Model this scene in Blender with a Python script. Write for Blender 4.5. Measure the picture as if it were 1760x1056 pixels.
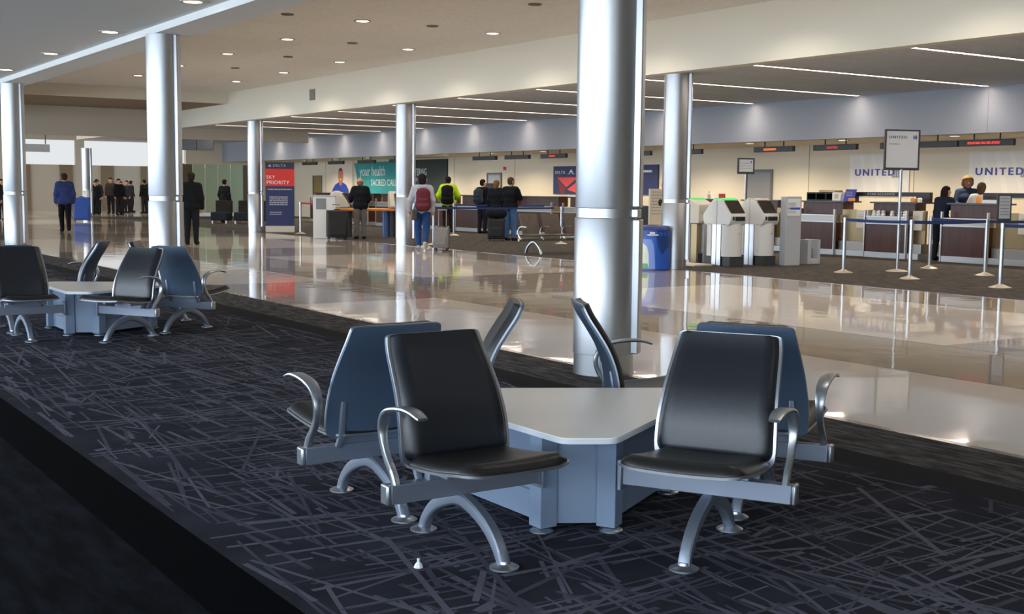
import bpy, bmesh, math, random
import numpy as np
from mathutils import Vector, Matrix

for o in list(bpy.data.objects):
    bpy.data.objects.remove(o, do_unlink=True)
SC = bpy.context.scene
COL = SC.collection
PI = math.pi
random.seed(7)

# ------------------------------------------------------------------ camera
cam = bpy.data.cameras.new('camera'); cam_ob = bpy.data.objects.new('camera', cam); COL.objects.link(cam_ob)
cam.sensor_width = 36.0; cam.lens = 42.569; cam.clip_start = 0.05; cam.clip_end = 300
YAW, PITCH, ROLL, CAMZ = 0.590422, 0.0961533, 0.009696, 1.4
_f = Vector((math.sin(YAW)*math.cos(PITCH), math.cos(YAW)*math.cos(PITCH), -math.sin(PITCH)))
_r = Vector((math.cos(YAW), -math.sin(YAW), 0)); _u = _r.cross(_f)
_r2 = _r*math.cos(ROLL)+_u*math.sin(ROLL); _u2 = _u*math.cos(ROLL)-_r*math.sin(ROLL)
M = Matrix.Identity(4)
for i in range(3):
    M[i][0], M[i][1], M[i][2] = _r2[i], _u2[i], -_f[i]
M[2][3] = CAMZ
cam_ob.matrix_world = M
SC.camera = cam_ob

# ------------------------------------------------------------------ colour management, world, daylight
SC.view_settings.view_transform = 'Standard'; SC.view_settings.look = 'None'
SC.view_settings.gamma = 1.0; SC.view_settings.use_curve_mapping = False
SC.view_settings.exposure = 0.0
world = bpy.data.worlds.new('sky'); SC.world = world; world.use_nodes = True
wb = world.node_tree.nodes['Background']; wb.inputs[0].default_value = (0.62, 0.78, 1.0, 1); wb.inputs[1].default_value = 1.0

def area_light(name, loc, rot, sx, sy, power, color):
    l = bpy.data.lights.new(name, 'AREA'); l.shape = 'RECTANGLE'; l.size = sx; l.size_y = sy
    l.energy = power; l.color = color
    o = bpy.data.objects.new(name, l); COL.objects.link(o); o.location = loc; o.rotation_euler = rot
    return o
# daylight through the long window wall on the apron side (behind and left of the camera)
for yc in (-6.0, 16.0, 38.0, 58.0):
    area_light('window_daylight', (-6.85, yc, 2.15), (0, -PI/2, 0), 2.5, 21.6, 1550, (0.76, 0.88, 1.0))

# ------------------------------------------------------------------ materials
area_light('end_wall_fill', (-2.2, -11.9, 2.1), (PI/2, 0, 0), 9.0, 2.5, 200, (0.80, 0.90, 1.0))  # area light added before the solid end wall, for the column reflections
def lin(c):
    return tuple(((v/255.0)/12.92 if v/255.0 <= 0.04045 else ((v/255.0+0.055)/1.055)**2.4) for v in c)
def mat(name, rgb, rough=0.6, metal=0.0, spec=0.5, noise=0.0, nscale=20.0, bump=0.0, bscale=60.0, stretch=None, coat=0.0):
    m = bpy.data.materials.new(name); m.use_nodes = True
    nt = m.node_tree; b = nt.nodes['Principled BSDF']
    c = lin(rgb)
    b.inputs['Base Color'].default_value = (*c, 1); b.inputs['Roughness'].default_value = rough
    b.inputs['Metallic'].default_value = metal; b.inputs['Specular IOR Level'].default_value = spec
    b.inputs['Coat Weight'].default_value = coat
    if noise or bump:
        tc = nt.nodes.new('ShaderNodeTexCoord'); mp = nt.nodes.new('ShaderNodeMapping')
        nt.links.new(tc.outputs['Object'], mp.inputs[0])
        if stretch: mp.inputs['Scale'].default_value = stretch
    if noise:
        n = nt.nodes.new('ShaderNodeTexNoise'); n.inputs['Scale'].default_value = nscale; n.inputs['Detail'].default_value = 4
        nt.links.new(mp.outputs[0], n.inputs['Vector'])
        r = nt.nodes.new('ShaderNodeValToRGB')
        r.color_ramp.elements[0].position = 0.3; r.color_ramp.elements[1].position = 0.7
        r.color_ramp.elements[0].color = (*[v*(1-noise) for v in c], 1)
        r.color_ramp.elements[1].color = (*[min(1, v*(1+noise)) for v in c], 1)
        nt.links.new(n.outputs['Fac'], r.inputs[0]); nt.links.new(r.outputs[0], b.inputs['Base Color'])
    if bump:
        n2 = nt.nodes.new('ShaderNodeTexNoise'); n2.inputs['Scale'].default_value = bscale; n2.inputs['Detail'].default_value = 3
        nt.links.new(mp.outputs[0], n2.inputs['Vector'])
        bp = nt.nodes.new('ShaderNodeBump'); bp.inputs['Strength'].default_value = bump; bp.inputs['Distance'].default_value = 0.02
        nt.links.new(n2.outputs['Fac'], bp.inputs['Height']); nt.links.new(bp.outputs[0], b.inputs['Normal'])
    return m
def emit(name, rgb, strength):
    m = bpy.data.materials.new(name); m.use_nodes = True
    b = m.node_tree.nodes['Principled BSDF']
    b.inputs['Base Color'].default_value = (0, 0, 0, 1)
    b.inputs['Emission Color'].default_value = (*lin(rgb), 1); b.inputs['Emission Strength'].default_value = strength
    return m
def brick_ceiling(name, rgb, w, h, line, sx=1.0):
    m = mat(name, rgb, 0.9, spec=0.1, noise=0.06, nscale=9)
    nt = m.node_tree; b = nt.nodes['Principled BSDF']
    src = b.inputs['Base Color'].links[0].from_socket
    tc = nt.nodes.new('ShaderNodeTexCoord'); br = nt.nodes.new('ShaderNodeTexBrick')
    br.offset = 0.0; br.inputs['Scale'].default_value = 1.0
    br.inputs['Brick Width'].default_value = w; br.inputs['Row Height'].default_value = h
    br.inputs['Mortar Size'].default_value = 0.012; br.inputs['Mortar Smooth'].default_value = 0.2
    br.inputs['Color1'].default_value = (1, 1, 1, 1); br.inputs['Color2'].default_value = (0.95, 0.95, 0.95, 1)
    br.inputs['Mortar'].default_value = (line, line, line, 1)
    nt.links.new(tc.outputs['Object'], br.inputs['Vector'])
    mx = nt.nodes.new('ShaderNodeMixRGB'); mx.blend_type = 'MULTIPLY'; mx.inputs[0].default_value = 1
    nt.links.new(src, mx.inputs[1]); nt.links.new(br.outputs['Color'], mx.inputs[2])
    nt.links.new(mx.outputs[0], b.inputs['Base Color'])
    return m
def wood(name, rgb, dark=0.5):
    m = mat(name, rgb, 0.35, spec=0.4)
    nt = m.node_tree; b = nt.nodes['Principled BSDF']; c = lin(rgb)
    tc = nt.nodes.new('ShaderNodeTexCoord'); mp = nt.nodes.new('ShaderNodeMapping'); mp.inputs['Scale'].default_value = (14, 14, 0.7)
    n = nt.nodes.new('ShaderNodeTexNoise'); n.inputs['Scale'].default_value = 2.0; n.inputs['Detail'].default_value = 6
    r = nt.nodes.new('ShaderNodeValToRGB'); r.color_ramp.elements[0].position = 0.3; r.color_ramp.elements[1].position = 0.7
    r.color_ramp.elements[0].color = (*[v*dark for v in c], 1); r.color_ramp.elements[1].color = (*[v*1.25 for v in c], 1)
    nt.links.new(tc.outputs['Object'], mp.inputs[0]); nt.links.new(mp.outputs[0], n.inputs['Vector'])
    nt.links.new(n.outputs['Fac'], r.inputs[0]); nt.links.new(r.outputs[0], b.inputs['Base Color'])
    return m
def streak_carpet(name, c0, c1, scale=(1.2, 9, 1), p0=0.4, p1=0.65):
    m = mat(name, c0, 1.0, spec=0.05)
    nt = m.node_tree; b = nt.nodes['Principled BSDF']
    tc = nt.nodes.new('ShaderNodeTexCoord'); mp = nt.nodes.new('ShaderNodeMapping'); mp.inputs['Scale'].default_value = scale
    n = nt.nodes.new('ShaderNodeTexNoise'); n.inputs['Scale'].default_value = 2.4; n.inputs['Detail'].default_value = 5; n.inputs['Roughness'].default_value = 0.65
    r = nt.nodes.new('ShaderNodeValToRGB'); r.color_ramp.elements[0].position = p0; r.color_ramp.elements[1].position = p1
    r.color_ramp.elements[0].color = (*lin(c0), 1); r.color_ramp.elements[1].color = (*lin(c1), 1)
    nt.links.new(tc.outputs['Object'], mp.inputs[0]); nt.links.new(mp.outputs[0], n.inputs['Vector'])
    nt.links.new(n.outputs['Fac'], r.inputs[0]); nt.links.new(r.outputs[0], b.inputs['Base Color'])
    return m
def terrazzo(name, rgb):
    m = mat(name, rgb, 0.045, spec=0.75, noise=0.05, nscale=120)
    nt = m.node_tree; b = nt.nodes['Principled BSDF']
    tc = nt.nodes.new('ShaderNodeTexCoord')
    n2 = nt.nodes.new('ShaderNodeTexNoise'); n2.inputs['Scale'].default_value = 2.2; n2.inputs['Detail'].default_value = 1
    nt.links.new(tc.outputs['Object'], n2.inputs['Vector'])
    bp = nt.nodes.new('ShaderNodeBump'); bp.inputs['Strength'].default_value = 0.035; bp.inputs['Distance'].default_value = 0.05
    nt.links.new(n2.outputs['Fac'], bp.inputs['Height']); nt.links.new(bp.outputs[0], b.inputs['Normal'])
    return m

MT = {}
MT['tile_light'] = terrazzo('terrazzo_cream', (230, 220, 209))
MT['tile_grey'] = terrazzo('terrazzo_grey', (172, 161, 149))
MT['tile_line'] = mat('terrazzo_divider', (96, 86, 78), 0.1)
MT['carpet'] = mat('carpet_charcoal', (44, 45, 52), 1.0, spec=0.05, noise=0.3, nscale=3.0, bump=0.3, bscale=400)
MT['carpet_line'] = mat('carpet_line', (88, 88, 99), 1.0, spec=0.05, noise=0.15, nscale=5)
MT['carpet_line_dim'] = mat('carpet_line_dim', (70, 70, 80), 1.0, spec=0.05, noise=0.15, nscale=5)
MT['carpet_band'] = streak_carpet('carpet_band', (50, 49, 50), (92, 90, 90), (9, 1.6, 1))
MT['carpet_solid'] = mat('carpet_solid', (44, 44, 46), 1.0, spec=0.03)
MT['carpet_edge'] = mat('carpet_black', (9, 11, 13), 1.0, spec=0.02)
MT['carpet_dark'] = streak_carpet('carpet_dark', (8, 9, 13), (24, 26, 34), (5, 1.2, 1))
MT['carpet_far'] = streak_carpet('carpet_brown', (58, 56, 54), (98, 94, 90), (9, 1.5, 1))
MT['ceil'] = brick_ceiling('ceiling_tile', (226, 222, 215), 1.2, 2.4, 0.93)
MT['ceil_left'] = mat('ceiling_plaster', (226, 226, 224), 0.9, spec=0.1)
MT['ceil_low'] = brick_ceiling('ceiling_panel', (212, 214, 216), 2.4, 0.6, 0.8)
MT['fascia'] = mat('fascia_paint', (222, 216, 200), 0.7, spec=0.2)
MT['bulkhead'] = mat('bulkhead_paint', (146, 150, 158), 0.75, spec=0.2)
MT['wall'] = mat('wall_beige', (226, 214, 192), 0.7, spec=0.2)
MT['wall_line'] = mat('wall_joint', (150, 140, 122), 0.8)
MT['wall_far'] = mat('wall_far', (190, 180, 164), 0.8)
MT['brown'] = mat('soffit_brown', (130, 112, 88), 0.8)
MT['steel'] = mat('brushed_steel', (186, 188, 192), 0.36, 1.0, noise=0.07, nscale=5, stretch=(1, 1, 0.35), bump=0.03, bscale=4)
MT['steel_dark'] = mat('steel_dark', (160, 156, 150), 0.4, 1.0)
MT['alu'] = mat('satin_aluminium', (146, 155, 170), 0.44, 0.75)
MT['alu_bright'] = mat('polished_aluminium', (182, 186, 192), 0.36, 0.95)
MT['shell'] = mat('shell_blue_grey', (78, 96, 118), 0.42, 0.3)
MT['leather'] = mat('black_leather', (13, 18, 27), 0.38, spec=0.65, bump=0.05, bscale=260)  # blue cast in the black stands in for window reflections on the backs
MT['leather_warm'] = mat('black_leather_seat', (24, 23, 23), 0.4, spec=0.5, bump=0.05, bscale=260)
MT['table_blue'] = mat('painted_panel_blue', (122, 140, 164), 0.5, 0.0)
MT['table_blue_edge'] = mat('painted_panel_joint', (80, 96, 120), 0.6)
MT['table_top'] = mat('laminate_cream', (238, 232, 224), 0.3, spec=0.45)
MT['table_edge'] = mat('laminate_edge', (214, 220, 230), 0.4)
MT['white'] = mat('white_plastic', (222, 222, 220), 0.45)
MT['offwhite'] = mat('offwhite_plastic', (206, 200, 186), 0.5)
MT['paper'] = mat('paper_white', (226, 228, 230), 0.7)
MT['black'] = mat('black_plastic', (22, 22, 24), 0.45)
MT['dark_grey'] = mat('dark_grey', (58, 60, 62), 0.5)
MT['grey'] = mat('mid_grey', (128, 132, 138), 0.5)
MT['light_grey'] = mat('light_grey', (176, 180, 186), 0.5)
MT['screen'] = mat('screen_glass', (58, 52, 46), 0.15)
MT['green_glow'] = emit('green_light', (60, 230, 100), 1.0)
MT['counter_wood'] = wood('mahogany_veneer', (70, 34, 24))
MT['counter_top'] = mat('counter_top', (44, 34, 32), 0.3)
MT['bronze'] = mat('bronze_steel', (150, 132, 98), 0.35, 0.6)
MT['kick'] = mat('kick_steel', (178, 180, 182), 0.35, 0.7)
MT['belt'] = mat('belt_navy', (28, 52, 104), 0.7)
MT['belt_red'] = mat('belt_red', (168, 40, 40), 0.7)
MT['post_base'] = mat('post_base', (196, 184, 168), 0.4, 0.5)
MT['united_blue'] = mat('letter_blue', (52, 66, 150), 0.5)
MT['united_pale'] = mat('panel_pale', (224, 218, 210), 0.35, spec=0.4)
MT['united_pale2'] = mat('panel_pale_facet', (219, 212, 202), 0.35, spec=0.4)
MT['sign_blue'] = mat('sign_blue', (58, 66, 160), 0.5)
MT['navy'] = mat('delta_navy', (36, 46, 92), 0.5)
MT['navy_dark'] = mat('delta_navy_dark', (36, 42, 66), 0.5)
MT['red'] = mat('delta_red', (208, 46, 42), 0.5)
MT['red_light'] = mat('delta_red_light', (224, 76, 74), 0.5)
MT['red_dark'] = mat('delta_red_dark', (124, 40, 44), 0.5)
MT['teal'] = mat('teal_banner', (46, 150, 150), 0.6, noise=0.12, nscale=0.7)
MT['teal_pale'] = mat('teal_pale', (96, 176, 180), 0.6)
MT['green_black'] = mat('green_black_banner', (42, 52, 50), 0.6, noise=0.25, nscale=0.6)
MT['poster_bg'] = mat('poster_background', (222, 208, 192), 0.6)
MT['skin_print'] = mat('poster_skin', (190, 120, 84), 0.6)
MT['blue_print'] = mat('poster_blue', (36, 66, 160), 0.6)
MT['hair_print'] = mat('poster_hair', (92, 64, 46), 0.6)
MT['bin_blue'] = mat('bin_blue', (30, 86, 184), 0.35)
MT['bin_dark'] = mat('bin_navy', (26, 58, 124), 0.35)
MT['bin_mid'] = mat('bin_periwinkle', (120, 150, 222), 0.4)
MT['bin_art'] = mat('bin_pale_green', (214, 226, 214), 0.5, noise=0.12, nscale=6)
MT['bin_leaf'] = mat('bin_leaf', (110, 176, 110), 0.5)
MT['orange'] = mat('orange_laminate', (216, 140, 60), 0.4)
MT['blue_pipe'] = mat('blue_pipe', (70, 100, 156), 0.4, 0.3)
MT['door_grey'] = mat('door_grey', (136, 136, 136), 0.5)
MT['door_frame'] = mat('door_frame', (112, 108, 104), 0.5)
MT['door_olive'] = mat('door_olive', (138, 118, 62), 0.5)
MT['door_light'] = mat('door_pale', (160, 166, 178), 0.5)
MT['glass_green'] = mat('frosted_glass_green', (150, 160, 130), 0.3)
MT['dark_opening'] = mat('dark_brown_wall', (92, 78, 56), 0.8)
MT['led_red'] = emit('led_red', (240, 60, 50), 1.3)
MT['led_orange'] = emit('led_orange', (250, 110, 50), 1.4)
MT['strip'] = emit('strip_light', (255, 222, 200), 6.0)
MT['lamp'] = emit('downlight', (255, 240, 205), 8.0)
MT['lamp_soffit'] = emit('soffit_downlight', (255, 236, 200), 5.0)
MT['window_glow'] = emit('daylight_pane', (226, 230, 232), 1.0)
MT['trim_ring'] = mat('lamp_trim', (190, 182, 168), 0.5)
MT['vent'] = mat('grille_grey', (128, 124, 116), 0.6)
MT['vent_dark'] = mat('detector_brown', (112, 100, 88), 0.7)
MT['skin'] = mat('skin', (196, 142, 112), 0.55)
MT['skin_dark'] = mat('skin_dark', (122, 82, 60), 0.55)
def cloth(name, rgb): return mat(name, rgb, 0.9, spec=0.15, noise=0.12, nscale=8)

# ------------------------------------------------------------------ mesh builder
class MB:
    def __init__(s): s.v = []; s.f = []; s.m = []; s.mi = 0
    def add(s, vs, fs):
        n = len(s.v); s.v += [tuple(p) for p in vs]; s.f += [[i+n for i in f] for f in fs]; s.m += [s.mi]*len(fs); return s
    def box(s, x0, x1, y0, y1, z0, z1):
        vs = [(x0,y0,z0),(x1,y0,z0),(x1,y1,z0),(x0,y1,z0),(x0,y0,z1),(x1,y0,z1),(x1,y1,z1),(x0,y1,z1)]
        return s.add(vs, [(0,3,2,1),(4,5,6,7),(0,1,5,4),(1,2,6,5),(2,3,7,6),(3,0,4,7)])
    def cbox(s, c, d, rz=0.0):
        hx, hy, hz = d[0]/2, d[1]/2, d[2]/2; ca, sa = math.cos(rz), math.sin(rz)
        vs = []
        for z in (-hz, hz):
            for x, y in ((-hx,-hy),(hx,-hy),(hx,hy),(-hx,hy)):
                vs.append((c[0]+x*ca-y*sa, c[1]+x*sa+y*ca, c[2]+z))
        return s.add(vs, [(0,3,2,1),(4,5,6,7),(0,1,5,4),(1,2,6,5),(2,3,7,6),(3,0,4,7)])
    def loft(s, rings, caps=True, closed=True):
        n = len(rings[0]); vs = [p for r in rings for p in r]; fs = []
        for i in range(len(rings)-1):
            for j in range(n if closed else n-1):
                a = i*n+j; b = i*n+(j+1) % n
                fs.append((a, b, b+n, a+n))
        if caps: fs.append(tuple(range(n))[::-1]); fs.append(tuple((len(rings)-1)*n+j for j in range(n)))
        return s.add(vs, fs)
    def cyl(s, p0, p1, r0, r1=None, n=20):
        r1 = r0 if r1 is None else r1
        a, b = Vector(p0), Vector(p1); d = (b-a).normalized()
        e = Vector((1,0,0)) if abs(d.x) < 0.9 else Vector((0,1,0))
        u = d.cross(e).normalized(); w = d.cross(u)
        rg = [[a_+(u*math.cos(2*PI*k/n)+w*math.sin(2*PI*k/n))*r for k in range(n)] for a_, r in ((a, r0), (b, r1))]
        return s.loft(rg)
    def lathe(s, prof, c=(0,0,0), n=32, caps=True):
        rg = [[(c[0]+r*math.cos(2*PI*k/n), c[1]+r*math.sin(2*PI*k/n), c[2]+z) for k in range(n)] for r, z in prof]
        return s.loft(rg, caps)
    def prism(s, poly, z0, z1):
        n = len(poly)
        vs = [(x, y, z0) for x, y in poly]+[(x, y, z1) for x, y in poly]
        fs = [tuple(range(n))[::-1], tuple(range(n, 2*n))]+[(i, (i+1) % n, (i+1) % n+n, i+n) for i in range(n)]
        return s.add(vs, fs)
    def profile(s, poly, axis, a0, a1):
        # polygon in (p, q), extruded along an axis: 'x' -> (p,q)=(y,z), 'y' -> (x,z)
        n = len(poly); vs = []
        for a in (a0, a1):
            for p, q in poly: vs.append((a, p, q) if axis == 'x' else (p, a, q))
        fs = [tuple(range(n))[::-1], tuple(range(n, 2*n))]+[(i, (i+1) % n, (i+1) % n+n, i+n) for i in range(n)]
        return s.add(vs, fs)
    def tube(s, path, r, n=8):
        P = [Vector(p) for p in path]; rg = []; prev = None
        for i, p in enumerate(P):
            d = (P[min(i+1, len(P)-1)]-P[max(i-1, 0)]).normalized()
            if prev is None:
                e = Vector((0,0,1)) if abs(d.z) < 0.9 else Vector((1,0,0)); u = d.cross(e).normalized()
            else: u = (prev-d*prev.dot(d)).normalized()
            prev = u; w = d.cross(u)
            rr = r[i] if isinstance(r, (list, tuple)) else r
            rg.append([p+(u*math.cos(2*PI*k/n)+w*math.sin(2*PI*k/n))*rr for k in range(n)])
        return s.loft(rg)
    def quad(s, a, b, c, d): return s.add([a, b, c, d], [(0,1,2,3)])
    def build(s, name, mats, parent=None, loc=None, rz=0.0, bevel=0.0, smooth=35, subsurf=0):
        me = bpy.data.meshes.new(name); me.from_pydata(s.v, [], s.f)
        bm = bmesh.new(); bm.from_mesh(me); bmesh.ops.recalc_face_normals(bm, faces=bm.faces); bm.to_mesh(me); bm.free()
        if not isinstance(mats, (list, tuple)): mats = [mats]
        for m in mats: me.materials.append(MT[m] if isinstance(m, str) else m)
        me.polygons.foreach_set('material_index', s.m)
        if smooth:
            me.polygons.foreach_set('use_smooth', [True]*len(me.polygons)); me.set_sharp_from_angle(angle=math.radians(smooth))
        me.update()
        o = bpy.data.objects.new(name, me); COL.objects.link(o)
        if parent: o.parent = parent
        if loc: o.location = loc
        o.rotation_euler = (0, 0, rz)
        if bevel:
            b = o.modifiers.new('bevel', 'BEVEL'); b.width = bevel; b.segments = 2; b.limit_method = 'ANGLE'; b.angle_limit = math.radians(40)
        if subsurf:
            b = o.modifiers.new('sub', 'SUBSURF'); b.levels = subsurf; b.render_levels = subsurf
        return o

def tag(o, label=None, cat=None, group=None, kind=None):
    if label: o['label'] = label
    if cat: o['category'] = cat
    if group: o['group'] = group
    if kind: o['kind'] = kind
    return o
def empty(name, loc=(0,0,0), rz=0.0, label=None, cat=None, group=None):
    o = bpy.data.objects.new(name, None); COL.objects.link(o); o.empty_display_size = 0.1
    o.location = loc; o.rotation_euler = (0, 0, rz)
    return tag(o, label, cat, group)
def struct(o): o['kind'] = 'structure'; return o
def copy_tree(o, parent=None):
    c = o.copy(); COL.objects.link(c)
    if parent: c.parent = parent
    for ch in list(o.children): copy_tree(ch, c)
    return c
def dup(o, loc, rz=0.0, label=None, group=None):
    c = copy_tree(o); c.location = loc; c.rotation_euler = (0, 0, rz)
    if label: c['label'] = label
    if group: c['group'] = group
    return c
def text(name, body, m, size, loc, rot, parent, xs=1.0, align='LEFT', extrude=0.003, spacing=1.0, bold=0.0):
    cu = bpy.data.curves.new(name, 'FONT'); cu.body = body; cu.size = size; cu.align_x = align
    cu.extrude = extrude; cu.space_character = spacing; cu.offset = bold; cu.resolution_u = 3
    t = bpy.data.objects.new(name, cu); COL.objects.link(t)
    bpy.context.view_layer.update()
    me = bpy.data.meshes.new_from_object(t.evaluated_get(bpy.context.evaluated_depsgraph_get()))
    bpy.data.objects.remove(t, do_unlink=True)
    me.name = name; me.materials.clear(); me.materials.append(MT[m])
    o = bpy.data.objects.new(name, me); COL.objects.link(o)
    o.location = loc; o.rotation_euler = rot; o.scale = (xs, 1, 1)
    if parent: o.parent = parent
    return o
FACE_W = (PI/2, 0, -PI/2)     # reads from the hall, on something facing -X
FACE_S = (PI/2, 0, 0)         # on something facing -Y
def smoothpath(pts, n=6):
    P = [Vector(p) for p in pts]; out = []
    for i in range(len(P)-1):
        p0, p1, p2, p3 = P[max(i-1,0)], P[i], P[i+1], P[min(i+2, len(P)-1)]
        for k in range(n):
            t = k/n
            out.append(0.5*((2*p1)+(p2-p0)*t+(2*p0-5*p1+4*p2-p3)*t*t+(3*p1-p0-3*p2+p3)*t**3))
    out.append(P[-1]); return out
def round_poly(V, r, n=6):
    out = []; N = len(V)
    for i in range(N):
        p = Vector(V[i]); a = Vector(V[i-1])-p; b = Vector(V[(i+1) % N])-p
        h = a.angle(b)/2; d = min(r/math.tan(h), a.length*0.48, b.length*0.48)
        a.normalize(); b.normalize(); s0 = p+a*d; s1 = p+b*d
        for k in range(n+1):
            t = k/n; out.append(tuple((s0*(1-t)+p*t)*(1-t)+(p*(1-t)+s1*t)*t))
    return out

# ------------------------------------------------------------------ setting: floors
YN, YF = -12.0, 72.0
b = MB(); b.box(-7.2, 25.2, YN, YF, -0.2, -0.02); struct(b.build('floor', 'tile_line'))
# terrazzo: cream fields with grey bands
def tile_floor():
    mb = MB(); X0, X1 = 5.86, 14.63
    xs = [X0, 7.92, 9.55, 13.0, X1]
    ys = [YN, 3.8, 7.05, 13.55, 16.82, 23.4, 26.6, 33.2, 36.4, 43, 46.2, 52.8, 56, 62.6, 65.8, YF]
    for i in range(4):
        for j in range(len(ys)-1):
            cross = j % 2 == 1
            grey = (i in (1, 3)) or (cross and not (i == 0 and j == 1))
            mb.mi = 1 if grey else 0
            mb.box(xs[i], xs[i+1], ys[j], ys[j+1], -0.03, 0.0)
    mb.mi = 0
    mb.box(X1, 25.2, 57.0, YF, -0.03, 0.0)
    mb.box(-7.2, X0, 40.0, YF, -0.03, 0.0)
    return mb
struct(tile_floor().build('floor_terrazzo', ['tile_light', 'tile_grey'], smooth=0))
b = MB(); b.box(X0 := 5.80, 5.86, YN, 40, -0.03, 0.004); b.box(14.60, 14.66, YN, 57, -0.03, 0.004)
b.box(7.90, 7.925, YN, YF, -0.03, 0.0006); b.box(9.54, 9.56, YN, YF, -0.03, 0.0006)
struct(b.build('trim_1', 'tile_line', smooth=0))
# patterned carpet: charcoal ground with a net of woven sticks
def carpet_lines():
    mb = MB(); rnd = random.Random(3); grid = {}
    for i in range(4300):
        y = 0.6+rnd.random()**1.3*24.0
        x = 1.62+rnd.random()*3.28
        fam = rnd.random()
        base = PI/2 if fam < 0.48 else (0.0 if fam < 0.94 else rnd.uniform(0, PI))
        a = base+rnd.gauss(0, 0.09 if rnd.random() < 0.65 else 0.3)
        L = rnd.choice((0.2, 0.35, 0.5, 0.75, 1.0))*(0.8+0.5*rnd.random()); w = rnd.choice((0.006, 0.008, 0.010, 0.014))
        if rnd.random() < 0.03: L *= 0.4; w = 0.026
        dx, dy = math.cos(a)*L/2, math.sin(a)*L/2; nx, ny = -math.sin(a)*w, math.cos(a)*w
        P = [(x-dx-nx, y-dy-ny), (x+dx-nx, y+dy-ny), (x+dx+nx*0.8, y+dy+ny*0.8), (x-dx+nx*0.8, y-dy+ny*0.8)]
        if min(p[0] for p in P) < 1.62 or max(p[0] for p in P) > 4.9: continue
        x0, x1, y0, y1 = min(p[0] for p in P), max(p[0] for p in P), min(p[1] for p in P), max(p[1] for p in P)
        cells = [(cx, cy) for cx in range(int(x0/0.3), int(x1/0.3)+1) for cy in range(int(y0/0.3), int(y1/0.3)+1)]
        taken = set()
        for c in cells:
            for (bx0, bx1, by0, by1, lv) in grid.get(c, ()):
                if bx0 < x1 and bx1 > x0 and by0 < y1 and by1 > y0: taken.add(lv)
        lv = 0
        while lv in taken: lv += 1
        for c in cells: grid.setdefault(c, []).append((x0, x1, y0, y1, lv))
        z = 0.0012+lv*0.00005
        mb.mi = 1 if rnd.random() < 0.55 else 2
        mb.quad(*[(p[0], p[1], z) for p in P])
    return mb
cl = carpet_lines(); cl.mi = 0; cl.box(1.6, 4.92, YN, 40, -0.03, 0.001)
struct(cl.build('floor_carpet', ['carpet', 'carpet_line', 'carpet_line_dim'], smooth=0))
b = MB(); b.box(4.92, 5.17, YN, 40, -0.03, 0.0015); b.mi = 1; b.box(5.17, 5.80, YN, 40, -0.03, 0.0015)
b.mi = 2; b.box(1.34, 1.6, YN, 40, -0.03, 0.0015); b.mi = 3; b.box(-7.2, 1.34, YN, 40, -0.03, 0.0015)
struct(b.build('floor_carpet_border', ['carpet_solid', 'carpet_band', 'carpet_edge', 'carpet_dark'], smooth=0))
b = MB(); b.box(14.66, 25.2, YN, 57, -0.03, 0.002); struct(b.build('floor_carpet_counters', 'carpet_far', smooth=0))

# ------------------------------------------------------------------ setting: ceilings and walls
b = MB(); b.box(-7.2, 5.45, YN, YF, 3.66, 3.9); struct(b.build('ceiling_left', 'ceil_left', smooth=0))
b = MB(); b.box(5.45, 6.0, YN, 42, 3.56, 4.6); struct(b.build('ceiling_beam', 'ceil_left', smooth=0))
b = MB(); b.box(6.0, 14.35, YN, 38, 4.45, 4.6); struct(b.build('ceiling', 'ceil', smooth=0))
b = MB(); b.box(14.35, 14.6, YN, 57, 3.50, 4.6); struct(b.build('wall_fascia', 'fascia', smooth=0))
b = MB(); b.box(14.6, 21.2, YN, 57, 3.53, 3.7); struct(b.build('ceiling_counters', 'ceil_low', smooth=0))
b = MB(); b.box(21.2, 21.36, YN, 57, 2.62, 3.7); struct(b.build('wall_bulkhead', 'bulkhead', smooth=0))
b = MB()
for y in (14.85, 24.2, 33.6): b.box(21.195, 21.2, y-0.008, y+0.008, 2.62, 3.53)
struct(b.build('trim_2', 'grey', smooth=0))
b = MB(); b.box(21.36, 25.0, YN, 57, 2.68, 2.9); struct(b.build('ceiling_soffit', 'wall', smooth=0))
b = MB(); b.box(24.8, 25.0, YN, 57, 0, 2.68); struct(b.build('wall_counters', 'wall', smooth=0))
b = MB()
for y in (12.0, 19.35, 22.75, 28.4, 32.5, 36.9, 41.2, 45.6, 50, 53): b.box(24.793, 24.8, y-0.008, y+0.008, 0, 2.68)
struct(b.build('trim_3', 'wall_line', smooth=0))
# far cross wall with its opening (right), stepped soffits of the concourse beyond
b = MB(); b.box(19.4, 25.0, 57.0, 57.3, 2.5, 3.7); b.box(23.3, 25.0, 57.0, 57.3, 0, 2.5); struct(b.build('wall_cross', 'wall', smooth=0))
b = MB(); b.box(19.6, 21.3, 61, 61.2, 0, 2.6); b.box(23.4, 25.2, 61, 61.2, 0, 2.6); struct(b.build('wall_recess', 'dark_opening', smooth=0))
b = MB()
for i in range(4): b.box(20.95+i*0.68, 21.6+i*0.68, 60.6, 60.64, 0.1, 2.6)
struct(b.build('window_2', 'glass_green', smooth=0))
b = MB(); b.box(5.45, 14.6, 38, 38.2, 4.10, 4.7); struct(b.build('wall_step', 'fascia', smooth=0))
b = MB(); b.box(-7.2, 14.6, 38.2, 43, 4.10, 4.3); struct(b.build('ceiling_step', 'brown', smooth=0))
b = MB(); b.box(-7.2, 19.4, 43, 43.2, 3.12, 4.4); struct(b.build('wall_step_far', 'wall_far', smooth=0))
b = MB(); b.box(-7.2, 14.35, 43.2, YF, 4.3, 4.5); b.box(14.35, 25.2, 57.3, YF, 4.3, 4.5); struct(b.build('ceiling_far', 'fascia', smooth=0))
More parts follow.
